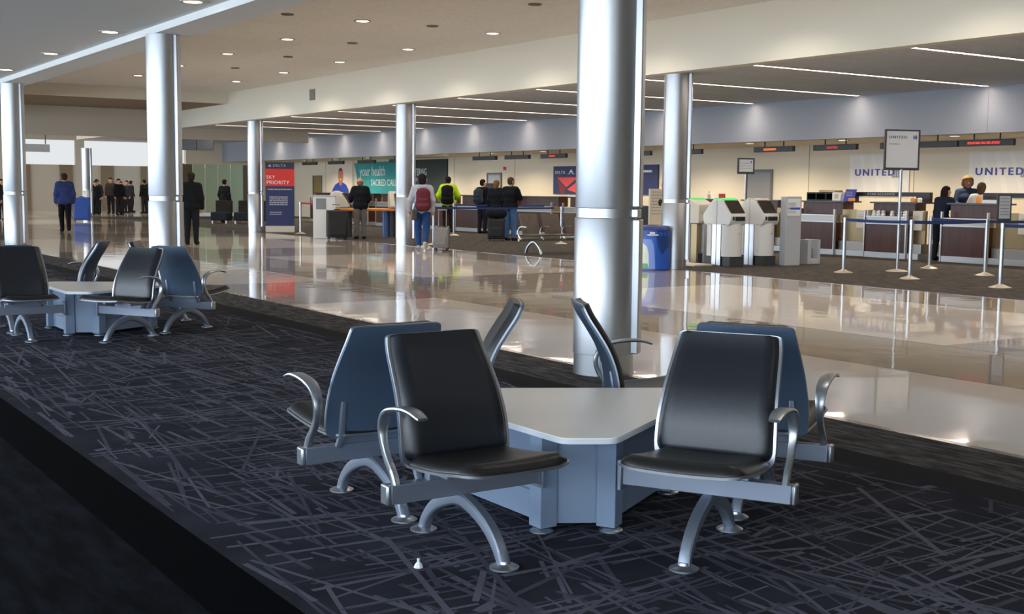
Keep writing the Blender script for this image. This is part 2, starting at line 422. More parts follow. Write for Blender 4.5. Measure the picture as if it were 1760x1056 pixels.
b = MB(); b.box(-7.2, 27.4, 71.8, 72.2, 0, 2.6); b.box(-7.2, 27.4, 71.8, 72.2, 4.0, 4.4)
for i in range(9): b.box(-7.2+i*4.2, -6.7+i*4.2, 71.8, 72.2, 2.6, 4.0)
struct(b.build('wall_far', 'wall_far', smooth=0))
b = MB(); b.box(-7.2, 27.4, 72.05, 72.1, 2.6, 4.0); struct(b.build('window_3', 'window_glow', smooth=0))
b = MB()
for i in range(7): b.box(10.2+i*2.3, 10.9+i*2.3, 71.7, 71.8, 0, 2.6)
struct(b.build('trim_4', 'brown', smooth=0))
for x, y in ((4, 50), (11, 50), (4, 62), (12, 62), (19, 63)):
    area_light('far_ceiling_fill', (x, y, 4.25), (0, 0, 0), 5.0, 5.0, 160, (1.0, 0.93, 0.84))  # area lights without fixtures, brightening the far end under its ceiling
# window wall on the apron side, end wall behind the camera
b = MB(); b.box(-7.2, -7.0, YN, YF, 0, 0.8); b.box(-7.2, -7.0, YN, YF, 3.45, 3.9)
struct(b.build('wall_windows', 'ceil_left', smooth=0))
b = MB()
for k in range(36): b.box(-7.16, -7.04, YN+k*2.4-0.04, YN+k*2.4+0.04, 0.8, 3.45)
struct(b.build('window_1', 'steel_dark', smooth=0))
b = MB(); b.box(-7.2, 25.2, YN-0.2, YN, 0, 4.7); struct(b.build('wall_back', 'fascia', smooth=0))

# ------------------------------------------------------------------ lamps
def spot(name, loc, power, color, angle, blend=0.6, radius=0.06, parent=None):
    l = bpy.data.lights.new(name, 'SPOT'); l.energy = power; l.color = color; l.spot_size = angle; l.spot_blend = blend; l.shadow_soft_size = radius
    o = bpy.data.objects.new(name, l); COL.objects.link(o); o.location = loc
    if parent: o.parent = parent
    return o
def downlight(x, y, z, label, group, power, color, angle, r=0.115, lampm='lamp'):
    t = empty('downlight', (x, y, z), 0, label, 'ceiling light', group)
    MB().lathe([(r, 0), (r, -0.012), (r+0.045, -0.012), (r+0.045, 0.0)], n=20, caps=False).build('trim_ring', 'trim_ring', t)
    MB().lathe([(0.001, -0.008), (r*0.99, -0.008), (r*0.99, -0.003)], n=20).build('lens', lampm, t)
    spot('lamp_light', (0, 0, -0.02), power, color, angle, parent=t)
    return t
WARM = (1.0, 0.90, 0.78)
for k in range(9):
    y = 6.6+3.4*k
    downlight(10.2, y, 4.45, 'round recessed downlight in the tan high ceiling, row over the middle of the hall', 'downlights along the middle of the high ceiling', 150, WARM, 2.5)
    downlight(13.02, y, 4.45, 'round recessed downlight in the tan high ceiling, row beside the cream fascia', 'downlights of the high ceiling beside the fascia', 150, WARM, 2.5)
for k in range(8):
    y = 0.3+3.6*k
    downlight(5.12, y, 3.66, 'round recessed downlight in the low grey ceiling beside the beam', 'downlights in the low grey ceiling', 40, WARM, 2.2)
MBs = MB().lathe([(0.001, -0.02), (0.10, -0.02), (0.12, 0)], n=20)
for k in range(6):
    o = MBs.build('speaker_grille', 'vent_dark', loc=(11.55, 13.3+3.35*k, 4.45))
    tag(o, 'small round brown speaker grille flush in the tan high ceiling between downlights', 'speaker', 'speaker grilles along the high ceiling')
tag(MBs.build('speaker_grille', 'vent_dark', loc=(8.75, 20.24, 4.45)), 'round brown speaker grille in the high ceiling near the grey beam, off the speaker row', 'speaker')
b = MB(); b.box(-0.02, 0, -0.17, 0.17, -0.15, 0.15)
for i in range(7): b.box(-0.026, -0.02, -0.15, 0.15, -0.13+i*0.042, -0.11+i*0.042)
tag(b.build('wall_speaker', 'vent', loc=(14.35, 31.5, 4.0)), 'small square grey grille on the cream fascia above the hall', 'vent')
# linear lights in the counter ceiling
for k in range(14):
    y = 8.45+3.19*k
    t = empty('strip_light', (0, y, 3.528), 0, 'long thin glowing strip light set in the low grey ceiling before the check-in counters', 'strip light', 'strip lights over the check-in hall')
    b = MB(); b.box(14.78, 21.12, -0.07, -0.052, -0.008, 0.001); b.box(14.78, 21.12, 0.052, 0.07, -0.008, 0.0); b.box(14.75, 14.78, -0.05, 0.05, -0.008, 0); b.build('housing', 'trim_ring', t, smooth=0)
    b = MB(); b.box(14.78, 21.12, -0.052, 0.052, -0.006, -0.002); b.build('diffuser', 'strip', t, smooth=0)
    l = area_light('strip_glow', (17.9, 0, -0.02), (0, 0, 0), 6.2, 0.06, 60, (1.0, 0.86, 0.72)); l.parent = t
    s = spot('strip_end_glow', (20.80, 0, -0.03), 16, (1.0, 0.88, 0.76), 2.3, 1.0, 0.05, parent=t)
for k in range(14):
    y = 10.6+3.12*k
    downlight(22.9, y, 2.68, 'round recessed downlight in the cream soffit over the check-in counters', 'downlights over the check-in counters', 360, (1.0, 0.86, 0.66), 2.75, lampm='lamp_soffit')

# ------------------------------------------------------------------ columns
def column(x, y, ztop, label):
    t = empty('column', (x, y, 0), 0, label, 'column', 'steel clad columns')
    MB().lathe([(0.226, 0.16), (0.2365, 0.165), (0.2365, 1.19), (0.232, 1.20), (0.225, 1.20), (0.225, 1.27), (0.230, 1.27), (0.232, 1.28), (0.232, ztop)], n=56, caps=False).build('shaft', 'steel', t)
    MB().lathe([(0.230, 0.0), (0.230, 0.165)], n=48).build('base_ring', 'steel', t)
    a = -0.95; ca, sa = math.cos(a), math.sin(a)
    b = MB()
    for z0, z1, r in ((0.165, 1.19, 0.285), (1.20, 1.27, 0.27), (1.28, ztop, 0.28)):
        b.cbox((ca*(0.16+r)/2, sa*(0.16+r)/2, (z0+z1)/2), (r-0.16, 0.10, z1-z0), a)
    b.build('cover_strip', 'steel', t, bevel=0.008)
    return t
column(5.76, 7.32, 3.56, 'tall round steel column behind the white table, nearest of all the columns')
column(5.62, 17.45, 3.56, 'round steel column behind the rear seating cluster, under the grey beam')
column(5.66, 27.7, 3.56, 'round steel column at the left edge under the grey beam')
column(14.76, 16.74, 3.53, 'round steel column beside the blue recycling bin and white kiosks')
column(14.78, 26.95, 3.53, 'round steel column beside the person with the maroon backpack')
column(14.76, 36.8, 3.53, 'round steel column beside the tall red and navy banner')
column(14.76, 57.0, 3.12, 'thin distant steel column beside the person in the blue jacket')

# ------------------------------------------------------------------ beam seats
def sweep(mb, path, w, th, xoff=0.0):
    # ribbon of width w (along x) and thickness th, along a path of (y, z)
    P = [Vector((0, p[0], p[1])) for p in path]; rings = []
    for i, p in enumerate(P):
        d = (P[min(i+1, len(P)-1)]-P[max(i-1, 0)]).normalized(); n = Vector((0, -d.z, d.y))
        ww = w[i] if isinstance(w, list) else w; tt = th[i] if isinstance(th, list) else th
        r = []
        for k in range(12):
            a = 2*PI*k/12; cx = math.copysign(abs(math.cos(a))**0.55, math.cos(a)); sn = math.copysign(abs(math.sin(a))**0.55, math.sin(a))
            r.append(p+Vector((xoff+cx*ww/2, 0, 0))+n*(sn*tt/2))
        rings.append(r)
    return mb.loft(rings)
BACK = [(-0.040, 0.335), (-0.045, 0.40), (-0.062, 0.50), (-0.098, 0.60), (-0.150, 0.69), (-0.198, 0.765), (-0.222, 0.815), (-0.228, 0.835)]
BPATH = smoothpath([(0, y, z) for y, z in BACK], 4)
def back_half(t):           # half width of the back at height fraction t
    return 0.240+0.010*math.sin(min(1, t/0.3)*PI/2)-0.044*max(0, (t-0.15)/0.85)**1.1
def back_sheet(mb, t0, t1, inset, d0, d1, rc=0.045, puff=0.0, nx=14):
    # curved slab following BPATH; d0 rear offset, d1 front offset along the normal
    nt = 34; total = len(BPATH)-1
    rings = []
    def at(t):
        s = t*total; i = min(int(s), total-1); f = s-i
        p = BPATH[i]*(1-f)+BPATH[i+1]*f; d = (BPATH[min(i+1, total)]-BPATH[max(i-1, 0)]).normalized()
        return p, Vector((0, d.z, -d.y))
    H = 0.5
    for k in range(nt+1):
        u = k/nt; t = t0+(t1-t0)*(0.5-0.5*math.cos(PI*u)) if False else t0+(t1-t0)*u
        hw = back_half(t)-inset
        top = (t1-t)*H; bot = (t-t0)*H
        for e in (top, bot):
            if e < rc: hw -= rc-math.sqrt(max(0, rc*rc-(rc-e)**2))
        p, n = at(t)
        e = min(top, bot)
        ring_f = []; ring_b = []
        for j in range(nx+1):
            x = -hw+2*hw*j/nx
            edge = min(1, min(hw-abs(x), e+0.0)/0.03) if puff else 1
            edge = max(0.0, edge); pf = d1+puff*(1-(1-edge)**2) if puff else d1
            dish = -0.012*(1-(x/0.24)**2)
            ring_f.append(p+n*(pf+dish)+Vector((x, 0, 0))); ring_b.append(p+n*(d0+dish)+Vector((x, 0, 0)))
        rings.append(ring_f+ring_b[::-1])
    return mb.loft(rings)
def seat_slab(mb, z_off, hw, y0, y1, th, rc, puff):
    # seat pan: side profile rises gently to a rounded front
    prof = lambda s: 0.345+0.052*s+0.012*math.sin(s*PI)*-1+(-0.010*max(0, (s-0.86)/0.14)**2)
    ny, nx = 26, 12; rings = []
    for k in range(ny+1):
        s = k/ny; y = y0+(y1-y0)*s; w = hw*(0.95+0.05*s)
        for e in ((y1-y), (y-y0)):
            if e < rc: w -= rc-math.sqrt(max(0, rc*rc-(rc-e)**2))
        ez = min(y1-y, y-y0)
        f, bk = [], []
        for j in range(nx+1):
            x = -w+2*w*j/nx
            edge = max(0.0, min(1, min(w-abs(x), ez)/0.045)) if puff else 0
            zc = prof(s)+z_off-0.010*(1-(x/hw)**2)
            f.append((x, y, zc+th+puff*(1-(1-edge)**2))); bk.append((x, y, zc))
        rings.append(f+bk[::-1])
    return mb.loft(rings)
def make_seat(s, label=None):
    """s = side (along local x) of the free beam end with the arm"""
    t = empty('waiting_seat', (0, 0, 0), 0, label, 'seat')
    b = MB(); xa, xb = sorted((-0.325*s, 0.345*s*-1)) if False else sorted((0.325*s, -0.355*s)); b.box(xa, xb, -0.026, 0.026, 0.222, 0.296); b.build('beam', 'alu', t, bevel=0.003)
    b = MB(); x0, x1 = sorted((0.325*s, 0.345*s)); b.box(x0, x1, -0.029, 0.029, 0.219, 0.300); b.build('end_cap', 'alu_bright', t, bevel=0.008)
    b = MB(); x0, x1 = sorted((-0.355*s, -0.372*s)); b.box(x0, x1, -0.042, 0.042, 0.20, 0.325); b.build('table_bracket', 'alu', t, bevel=0.003)
    arch = smoothpath([(0, y, z) for y, z in [(-0.30, 0.012), (-0.268, 0.066), (-0.210, 0.122), (-0.12, 0.170), (0, 0.200), (0.12, 0.170), (0.210, 0.122), (0.268, 0.066), (0.30, 0.012)]], 5)
    n = len(arch); b = MB(); sweep(b, [(p.y, p.z) for p in arch], 0.048, [0.032+0.024*math.sin(PI*i/(n-1))**0.7 for i in range(n)]); b.build('leg_arch', 'alu', t)
    for yy in (-0.302, 0.302):
        MB().lathe([(0.0, 0.002), (0.056, 0.002), (0.056, 0.008), (0.040, 0.016), (0.022, 0.020), (0.020, 0.03), (0.0, 0.03)], (0, yy, 0), 24, caps=False).build('foot', 'alu_bright', t)
    seat_slab(MB(), 0.0, 0.246, -0.075, 0.415, 0.010, 0.07, 0).build('seat_pan', 'alu_bright', t)
    seat_slab(MB(), 0.010, 0.238, -0.07, 0.408, 0.006, 0.065, 0.030).build('seat_cushion', 'leather_warm', t, smooth=60)
    b = MB(); b.box(-0.16, 0.16, -0.02, 0.02, 0.29, 0.345)
    for xx in (-0.15, 0.15): b.box(xx-0.015, xx+0.015, -0.03, 0.16, 0.325, 0.350)
    b.build('seat_support', 'alu', t, bevel=0.004)
    back_sheet(MB(), 0.0, 1.0, 0.0, -0.016, -0.004).build('back_shell', 'shell', t, smooth=50)
    back_sheet(MB(), 0.003, 0.997, 0.001, -0.006, 0.005).build('back_rim', 'alu_bright', t, smooth=50)
    back_sheet(MB(), 0.06, 0.975, 0.011, -0.002, 0.004, 0.04, 0.034).build('back_cushion', 'leather', t, smooth=60)
    for xx in (-0.175, 0.175):
        b = MB(); sweep(b, [(-0.030, 0.29), (-0.060, 0.34), (-0.068, 0.42), (-0.080, 0.485), (-0.083, 0.495)], [0.030, 0.030, 0.028, 0.024, 0.018], [0.022, 0.022, 0.018, 0.016, 0.010], xx); b.build('back_bracket', 'alu', t)
    arm = smoothpath([(0, y, z) for y, z in [(0.015, 0.290), (-0.010, 0.335), (-0.055, 0.385), (-0.085, 0.440), (-0.092, 0.495), (-0.070, 0.545), (-0.015, 0.577), (0.07, 0.592), (0.15, 0.592), (0.215, 0.575)]], 4)
    n = len(arch := arm); W = [0.028+0.030*max(0, min(1, (i/(n-1)-0.30)/0.35))-0.014*max(0, (i/(n-1)-0.9)/0.1) for i in range(n)]
    T = [0.036-0.018*min(1, i/(n-1)/0.7)-0.006*max(0, (i/(n-1)-0.85)/0.15) for i in range(n)]
    b = MB(); sweep(b, [(p.y, p.z) for p in arm], W, T, 0.300*s); b.build('armrest', 'alu_bright', t)
    return t
SEAT_A = make_seat(+1)      # used on one side of each pair
SEAT_B = make_seat(-1)
used = set()
def place_seat(proto, loc, rz, label, group):
    if proto.name not in used:
        used.add(proto.name); o = proto; o.location = loc; o.rotation_euler = (0, 0, rz)
    else: o = dup(proto, loc, rz)
    tag(o, label, 'seat', group); return o

def hexpoly(r, c, O=(0, 0)):
    vs = []
    for k in range(3):
        n = [(math.cos(a), math.sin(a)) for a in (math.radians(180+120*k), math.radians(240+120*k), math.radians(300+120*k))]
        for i, m in ((0, r), (2, r)):
            (a, b_), (c_, d) = n[i], n[1]; det = a*d-b_*c_
            vs.append((O[0]+(m*d-b_*c)/det, O[1]+(a*c-c_*m)/det))
    return vs
def make_table(label):
    t = empty('seating_table', (0, 0, 0), 0, label, 'table', 'tables in the seating clusters')
    P = round_poly([Vector(p) for p in hexpoly(0.468, 0.75, (0.045, 0.035))], 0.07)
    b = MB(); b.prism(P, 0.424, 0.4318); b.build('table_top', 'table_top', t, bevel=0.002)
    b = MB(); b.prism([(0.045+(x-0.045)*1.001, 0.04+(y-0.04)*1.001) for x, y in P], 0.406, 0.424); b.build('edge_band', 'table_edge', t, bevel=0.002)
    V = hexpoly(0.40, 0.535)
    for k in range(3):
        a = math.radians(240+120*k); n = Vector((math.cos(a), math.sin(a))); tt = Vector((-n.y, n.x))
        c = n*0.462
        b = MB(); b.cbox((c.x, c.y, 0.2155), (0.03, 0.24, 0.375), a); b.build('corner_panel', 'table_blue', t, bevel=0.002)
        a = math.radians(180+120*k); n = Vector((math.cos(a), math.sin(a))); tt = Vector((-n.y, n.x))
        c = n*0.335
        b = MB(); b.cbox((c.x, c.y, 0.2155), (0.03, 0.76, 0.375), a)
        b.mi = 1
        e = n*0.3505
        b.cbox((e.x, e.y, 0.15), (0.003, 0.62, 0.006), a)
        for q in (-0.31, 0.31): b.cbox((e.x+tt.x*q, e.y+tt.y*q, 0.27), (0.003, 0.006, 0.245), a)
        b.build('side_panel', ['table_blue', 'table_blue_edge'], t, bevel=0.0)
    for i, (x, y) in enumerate(V):
        # square post whose outer edge sits on the corner of the plan
        d = Vector((x, y)).normalized(); k = i//2
        ang = math.radians(225+120*k) if i % 2 == 0 else math.radians(255+120*k)
        d = Vector((math.cos(ang), math.sin(ang)))
        c = Vector((x, y))-d*0.058
        b = MB(); b.cbox((c.x, c.y, 0.213), (0.084, 0.084, 0.386), ang+PI/4); b.build('post', 'table_blue', t, bevel=0.003)
        MB().lathe([(0.0, 0.002), (0.05, 0.002), (0.05, 0.008), (0.036, 0.016), (0.014, 0.02), (0.012, 0.03), (0.0, 0.03)], (c.x+d.x*0.02, c.y+d.y*0.02, 0), 20, caps=False).build('foot', 'alu_bright', t)
    return t
TABLE = make_table('white topped six sided table between the nearest seats, blue grey base')
def cluster(O, table, labels, group):
    table.location = (O[0], O[1], 0)
    for k in range(3):
        ro = 120*k*PI/180; R = Matrix.Rotation(ro, 2)
        for proto, ylat, rz, lab in ((SEAT_A, -0.385, PI, labels[2*k]), (SEAT_B, 0.385, 0.0, labels[2*k+1])):
            p = R @ Vector((-0.775, ylat))
            if k == 1 and ylat > 0: p = R @ Vector((-0.805, ylat+0.03))
            if k == 2: p = R @ Vector((-0.83, ylat))
            place_seat(proto, (O[0]+p.x, O[1]+p.y, 0), rz+ro, lab, group)
O1 = (3.2, 4.34)
cluster(O1, TABLE, [
    'black cushioned beam seat left of the near table, its dark front turned to the viewer',
    'blue backed beam seat behind the dark front one, arm raised left of the near table',
    'blue backed beam seat half hidden behind the blue sheened seat right of the near table',
    'beam seat right of the near table, blue sheened bright rimmed front facing the viewer',
    'beam seat seen edge-on behind the near table, tilting right with its back to the column',
    'beam seat edge-on behind the near table, in front of the big column, arm showing'], 'seats around the near table')
T2 = dup(TABLE, (O1[0]-0.0, O1[1]+7.72, 0), 0, 'pale topped six sided table of the rear seating cluster')
cluster((O1[0]-0.0, O1[1]+7.72), T2, [
    'black cushioned beam seat of the rear cluster cut by the left edge of the photo',
    'blue backed rear cluster seat peeping over the black seat at the left edge',
    'blue backed rear cluster seat with its arm and cushion towards the tiled floor',
    'blue sheened beam seat of the rear cluster facing the viewer beside the pale table',
    'dark beam seat edge-on behind the rear table, leaning right',
    'dark beam seat edge-on behind the rear table, leaning left'], 'seats around the rear table')
b = MB(); b.lathe([(0.0, 0.0), (0.018, 0.0), (0.014, 0.012), (0.005, 0.022), (0.006, 0.034), (0.0, 0.036)], n=7, caps=False)
tag(b.build('tissue_scrap', 'paper', loc=(2.16, 3.83, 0.0015)), 'tiny white scrap of paper lying on the carpet before the black seat', 'litter')

# ------------------------------------------------------------------ people (one smooth skin each, clothes grown over it)
def surface_net(F, org, h):
    S = F < 0; n0, n1, n2 = F.shape
    C = np.zeros((n0-1, n1-1, n2-1), int); cs = [(i, j, k) for i in (0, 1) for j in (0, 1) for k in (0, 1)]
    for i, j, k in cs: C += S[i:n0-1+i, j:n1-1+j, k:n2-1+k]
    act = np.argwhere((C > 0) & (C < 8))
    acc = np.zeros((len(act), 3)); cnt = np.zeros(len(act))
    for a in cs:
        for ax in range(3):
            if a[ax]: continue
            b_ = list(a); b_[ax] = 1
            fa = F[act[:,0]+a[0], act[:,1]+a[1], act[:,2]+a[2]]; fb = F[act[:,0]+b_[0], act[:,1]+b_[1], act[:,2]+b_[2]]
            m = (fa < 0) != (fb < 0); t = np.where(m, fa/np.where(m, fa-fb, 1), 0)
            p = np.array(a, float)[None, :].repeat(len(act), 0); p[:, ax] += t
            acc += p*m[:, None]; cnt += m
    V = (act+acc/cnt[:, None])*h+org
    idx = -np.ones(C.shape, int); idx[act[:,0], act[:,1], act[:,2]] = np.arange(len(act))
    faces = []
    for ax in range(3):
        o1, o2 = (ax+1) % 3, (ax+2) % 3
        sl0 = [slice(None)]*3; sl1 = [slice(None)]*3; sl0[ax] = slice(0, -1); sl1[ax] = slice(1, None)
        E_ = np.argwhere(S[tuple(sl0)] != S[tuple(sl1)])
        for e in E_:
            if e[o1] < 1 or e[o2] < 1 or e[o1] > F.shape[o1]-2 or e[o2] > F.shape[o2]-2: continue
            q = []
            for d1, d2 in ((-1,-1),(0,-1),(0,0),(-1,0)):
                c = e.copy(); c[o1] += d1; c[o2] += d2; q.append(idx[tuple(c)])
            if min(q) >= 0: faces.append(q if S[tuple(e)] else q[::-1])
    return V, faces
def sdf_mesh(prims, h=0.016, k=0.03, cut=None):
    A = np.array([[*p[0]] for p in prims]); B = np.array([[*p[1]] for p in prims]); r0 = np.array([p[2] for p in prims]); r1 = np.array([p[3] for p in prims])
    rm = np.maximum(r0, r1)[:, None]
    lo = np.minimum(A-rm, B-rm).min(0)-2.5*h; hi = np.maximum(A+rm, B+rm).max(0)+2.5*h
    g = [np.arange(lo[i], hi[i]+h, h) for i in range(3)]
    X, Y, Z = np.meshgrid(*g, indexing='ij'); F = np.full(X.shape, 10.0)
    for a, b_, ra, rb in zip(A, B, r0, r1):
        ba = b_-a; L = max(1e-9, ba.dot(ba))
        t = np.clip(((X-a[0])*ba[0]+(Y-a[1])*ba[1]+(Z-a[2])*ba[2])/L, 0, 1)
        d = np.sqrt((X-a[0]-t*ba[0])**2+(Y-a[1]-t*ba[1])**2+(Z-a[2]-t*ba[2])**2)-(ra+(rb-ra)*t)
        hh = np.clip(0.5+0.5*(F-d)/k, 0, 1); F = F*(1-hh)+d*hh-k*hh*(1-hh)
    if cut is not None: F = np.maximum(F, cut(X, Y, Z))
    return surface_net(F, lo, h)
def sdf_object(name, prims, m, parent, h=0.016, k=0.03, cut=None, extra=None):
    V, Fc = sdf_mesh(prims, h, k, cut)
    mb = MB(); mb.add([tuple(v) for v in V], Fc)
    if extra: extra(mb)
    return mb.build(name, m, parent, smooth=180)
DEF = dict(pel=(0,0,.95), waist=(0,0,1.10), chest=(0,0,1.28), neck=(0,.0,1.46), head=(0,.02,1.615),
           shL=(-.175,0,1.415), shR=(.175,0,1.415), elL=(-.235,-.03,1.13), elR=(.235,-.03,1.13), wrL=(-.235,.06,.90), wrR=(.235,.06,.90),
           hiL=(-.09,0,.92), hiR=(.09,0,.92), knL=(-.10,.02,.50), knR=(.10,.02,.50), anL=(-.105,-.02,.085), anR=(.105,-.02,.085))
def person(label, loc, heading, height=1.75, pose=None, top=(40,40,44), bottom=(50,50,56), shoes=(30,28,28), hair=(40,30,24), skin='skin',
           hairstyle='short', look=0.0, hood=False, bulk=1.0, group=None, collar=None, name='person', h=0.016):
    J = {k_: Vector(v) for k_, v in DEF.items()}
    if pose:
        for k_, v in pose.items(): J[k_] = Vector(v)
    t = empty(name, loc, heading, label, 'person', group); s = height/1.75; t.scale = (s, s, s)
    H = J['head']; ca, sa = math.cos(look), math.sin(look)
    def hp(x, y, z): return tuple(H+Vector((x*ca-y*sa, x*sa+y*ca, z)))
    head = [(hp(0,-.005,.035), hp(0,.012,-.035), .088, .070), (hp(0,.03,-.07), hp(0,.045,-.085), .045, .036), (hp(0,.085,.0), hp(0,.102,-.025), .012, .016),
            (hp(-.083,0,-.01), hp(-.086,-.008,.02), .016, .018), (hp(.083,0,-.01), hp(.086,-.008,.02), .016, .018)]
    X = Vector((1,0,0))
    def across(p, w, r, dz=0): c = J[p]+Vector((0,0,dz)); d = (J['shR']-J['shL']).normalized(); return (tuple(c-d*w), tuple(c+d*w), r, r)
    torso = [(tuple(J['shL']*.8+J['shR']*.2), tuple(J['shR']*.8+J['shL']*.2), .062, .062), across('chest', .085, .108), across('waist', .07, .098), across('pel', .085, .105),
             (tuple(J['chest']), tuple(J['waist']), .11, .10), (tuple(J['waist']), tuple(J['pel']), .10, .11)]
    neck = [(tuple(J['neck']-Vector((0,0,.05))), tuple(H+Vector((0,-.01,-.05))), .058, .05)]
    arms = []; hands = []
    def limb(S_):
        arms.extend([(tuple(J['sh'+S_]), tuple(J['el'+S_]), .054, .042), (tuple(J['el'+S_]), tuple(J['wr'+S_]), .042, .028)])
        d = (J['wr'+S_]-J['el'+S_]).normalized(); w = J['wr'+S_]
        hands.append((tuple(w), tuple(w+d*.075), .028, .036))
    limb('L'); limb('R')
    legs = []
    for S_ in 'LR':
        an = J['an'+S_]; f = J.get('toe'+S_, an+Vector((0.012*(-1 if S_ == 'L' else 1), .155, -.045)))
        legs += [(tuple(J['hi'+S_]), tuple(J['kn'+S_]), .088, .060), (tuple(J['kn'+S_]), tuple(an), .060, .040), (tuple(an+Vector((0,-.02,-.03))), tuple(f), .042, .034)]
    def fingers(mb):
        for S_ in 'LR':
            d = (J['wr'+S_]-J['el'+S_]).normalized(); w = J['wr'+S_]+d*.07
            sx = Vector((0,1,0)) if abs(d.y) < .8 else Vector((1,0,0)); sx = (sx-d*sx.dot(d)).normalized(); nrm = d.cross(sx)
            if nrm.dot(Vector((-w.x, 0.05, 0))) < 0: nrm = -nrm
            for q, L in ((-.03,.066),(-.01,.078),(.011,.073),(.03,.056)):
                p0 = w+sx*q; mb.tube([p0, p0+d*L*.45+nrm*.006, p0+d*L*.8+nrm*.022, p0+d*L*.95+nrm*.038], [.0095,.0095,.0085,.007], 6)
            p0 = w-d*.055-sx*.03; mb.tube([p0, p0-sx*.025+d*.025, p0-sx*.030+d*.058+nrm*.012], [.0115,.0105,.008], 6)
    sdf_object('body', head+neck+torso+arms+hands+legs, skin, t, h, .028, extra=fingers) if False else None
    V, Fc = sdf_mesh(head+neck+torso+arms+hands+legs, h, .026)
    mb = MB(); mb.add([tuple(v) for v in V], Fc); fingers(mb)
    # the body is the thing's own skin
    body = mb.build('body', skin, t, smooth=180)
    g = .020*bulk
    topp = [(a, b_, ra+g, rb+g) for a, b_, ra, rb in torso+arms]
    fix = []
    for a, b_, ra, rb in topp: fix.append((a, b_, ra, rb))
    if hood: fix.append((tuple(J['neck']+Vector((-.05,-.07,-.02))), tuple(J['neck']+Vector((.05,-.07,-.02))), .062, .062))
    if collar: fix.append((tuple(J['neck']+Vector((0,0,-.03))), tuple(J['neck']+Vector((0,.0,.03))), .075, .075))
    sdf_object('jacket', fix, cloth('jacket_cloth', top), t, h, .035)
    tr = [(a, b_, ra+.016, rb+.020) for i, (a, b_, ra, rb) in enumerate(legs) if i % 3 != 2]+[(tuple(J['pel']-Vector((.06,0,.03))), tuple(J['pel']+Vector((.06,0,-.03))), .116, .116)]
    sdf_object('trousers', tr, cloth('trouser_cloth', bottom), t, h, .03)
    sh = cloth('shoe_leather', shoes)
    for i in (2, 5):
        a, b_, ra, rb = legs[i]; sdf_object('shoe', [(a, b_, ra+.010, rb+.014)], sh, t, 0.014, .02)
    hm = cloth('hair_strands', hair)
    hr = [(hp(0,-.012,.045), hp(0,-.02,.0), .098, .088)]
    nf = Vector((-sa, ca, 0))
    if hairstyle == 'long': hr += [(hp(0,-.05,.0), hp(0,-.075,-.17), .085, .07), (hp(-.07,-.03,-.02), hp(-.06,-.03,-.14), .04, .035), (hp(.07,-.03,-.02), hp(.06,-.03,-.14), .04, .035)]
    if hairstyle == 'bob': hr += [(hp(0,-.04,.0), hp(0,-.045,-.08), .09, .075)]
    if hairstyle == 'curly': hr = [(hp(0,-.02,.04), hp(0,-.035,-.02), .115, .10), (hp(-.05,.0,.055), hp(.05,.0,.055), .06, .06), (hp(-.07,-.03,-.03), hp(.07,-.03,-.03), .055, .055), (hp(-.06,.02,.07), hp(.03,.03,.09), .035, .04), (hp(.07,-.0,.05), hp(.08,-.02,-.0), .035, .04), (hp(-.07,-.0,.05), hp(-.085,-.02,-.0), .035, .04)]
    cx, cy, cz = H
    def cutf(Xg, Yg, Zg): # keep the face clear
        dy = (Xg-cx)*nf.x+(Yg-cy)*nf.y; dz = Zg-cz
        if hairstyle == 'curly': return np.minimum(dy-.020-np.clip((dz-.055)*2, 0, .1), .085-dz)
        lim = .045
        return np.minimum(dy-0.012, 10) if hairstyle == 'bald' else np.minimum(dy-lim+np.clip(.05-dz, 0, .05)*1.0, .055-dz+np.clip(dy, -1, 0)*0)
    if hairstyle == 'bald': hr = [(hp(0,-.012,-.01), hp(0,-.02,-.03), .094, .084)]; cutf = lambda Xg, Yg, Zg: np.maximum((Xg-cx)*nf.x+(Yg-cy)*nf.y-.02, Zg-cz-.03)
    sdf_object('hair', hr, hm, t, 0.012, .03, cutf)
    eb = MB()
    for sx in (-1, 1): eb.lathe([(0, -.006), (.008, -.004), (.010, 0), (.008, .004), (0, .006)], hp(sx*.03, .083, .012), 8, caps=False)
    eb.build('eyes', 'black', t)
    mbm = MB(); mbm.cbox(hp(0, .083, -.052), (.042, .010, .010), look); mbm.build('mouth', cloth('lip', (150, 84, 76)), t, bevel=.003)
    return t
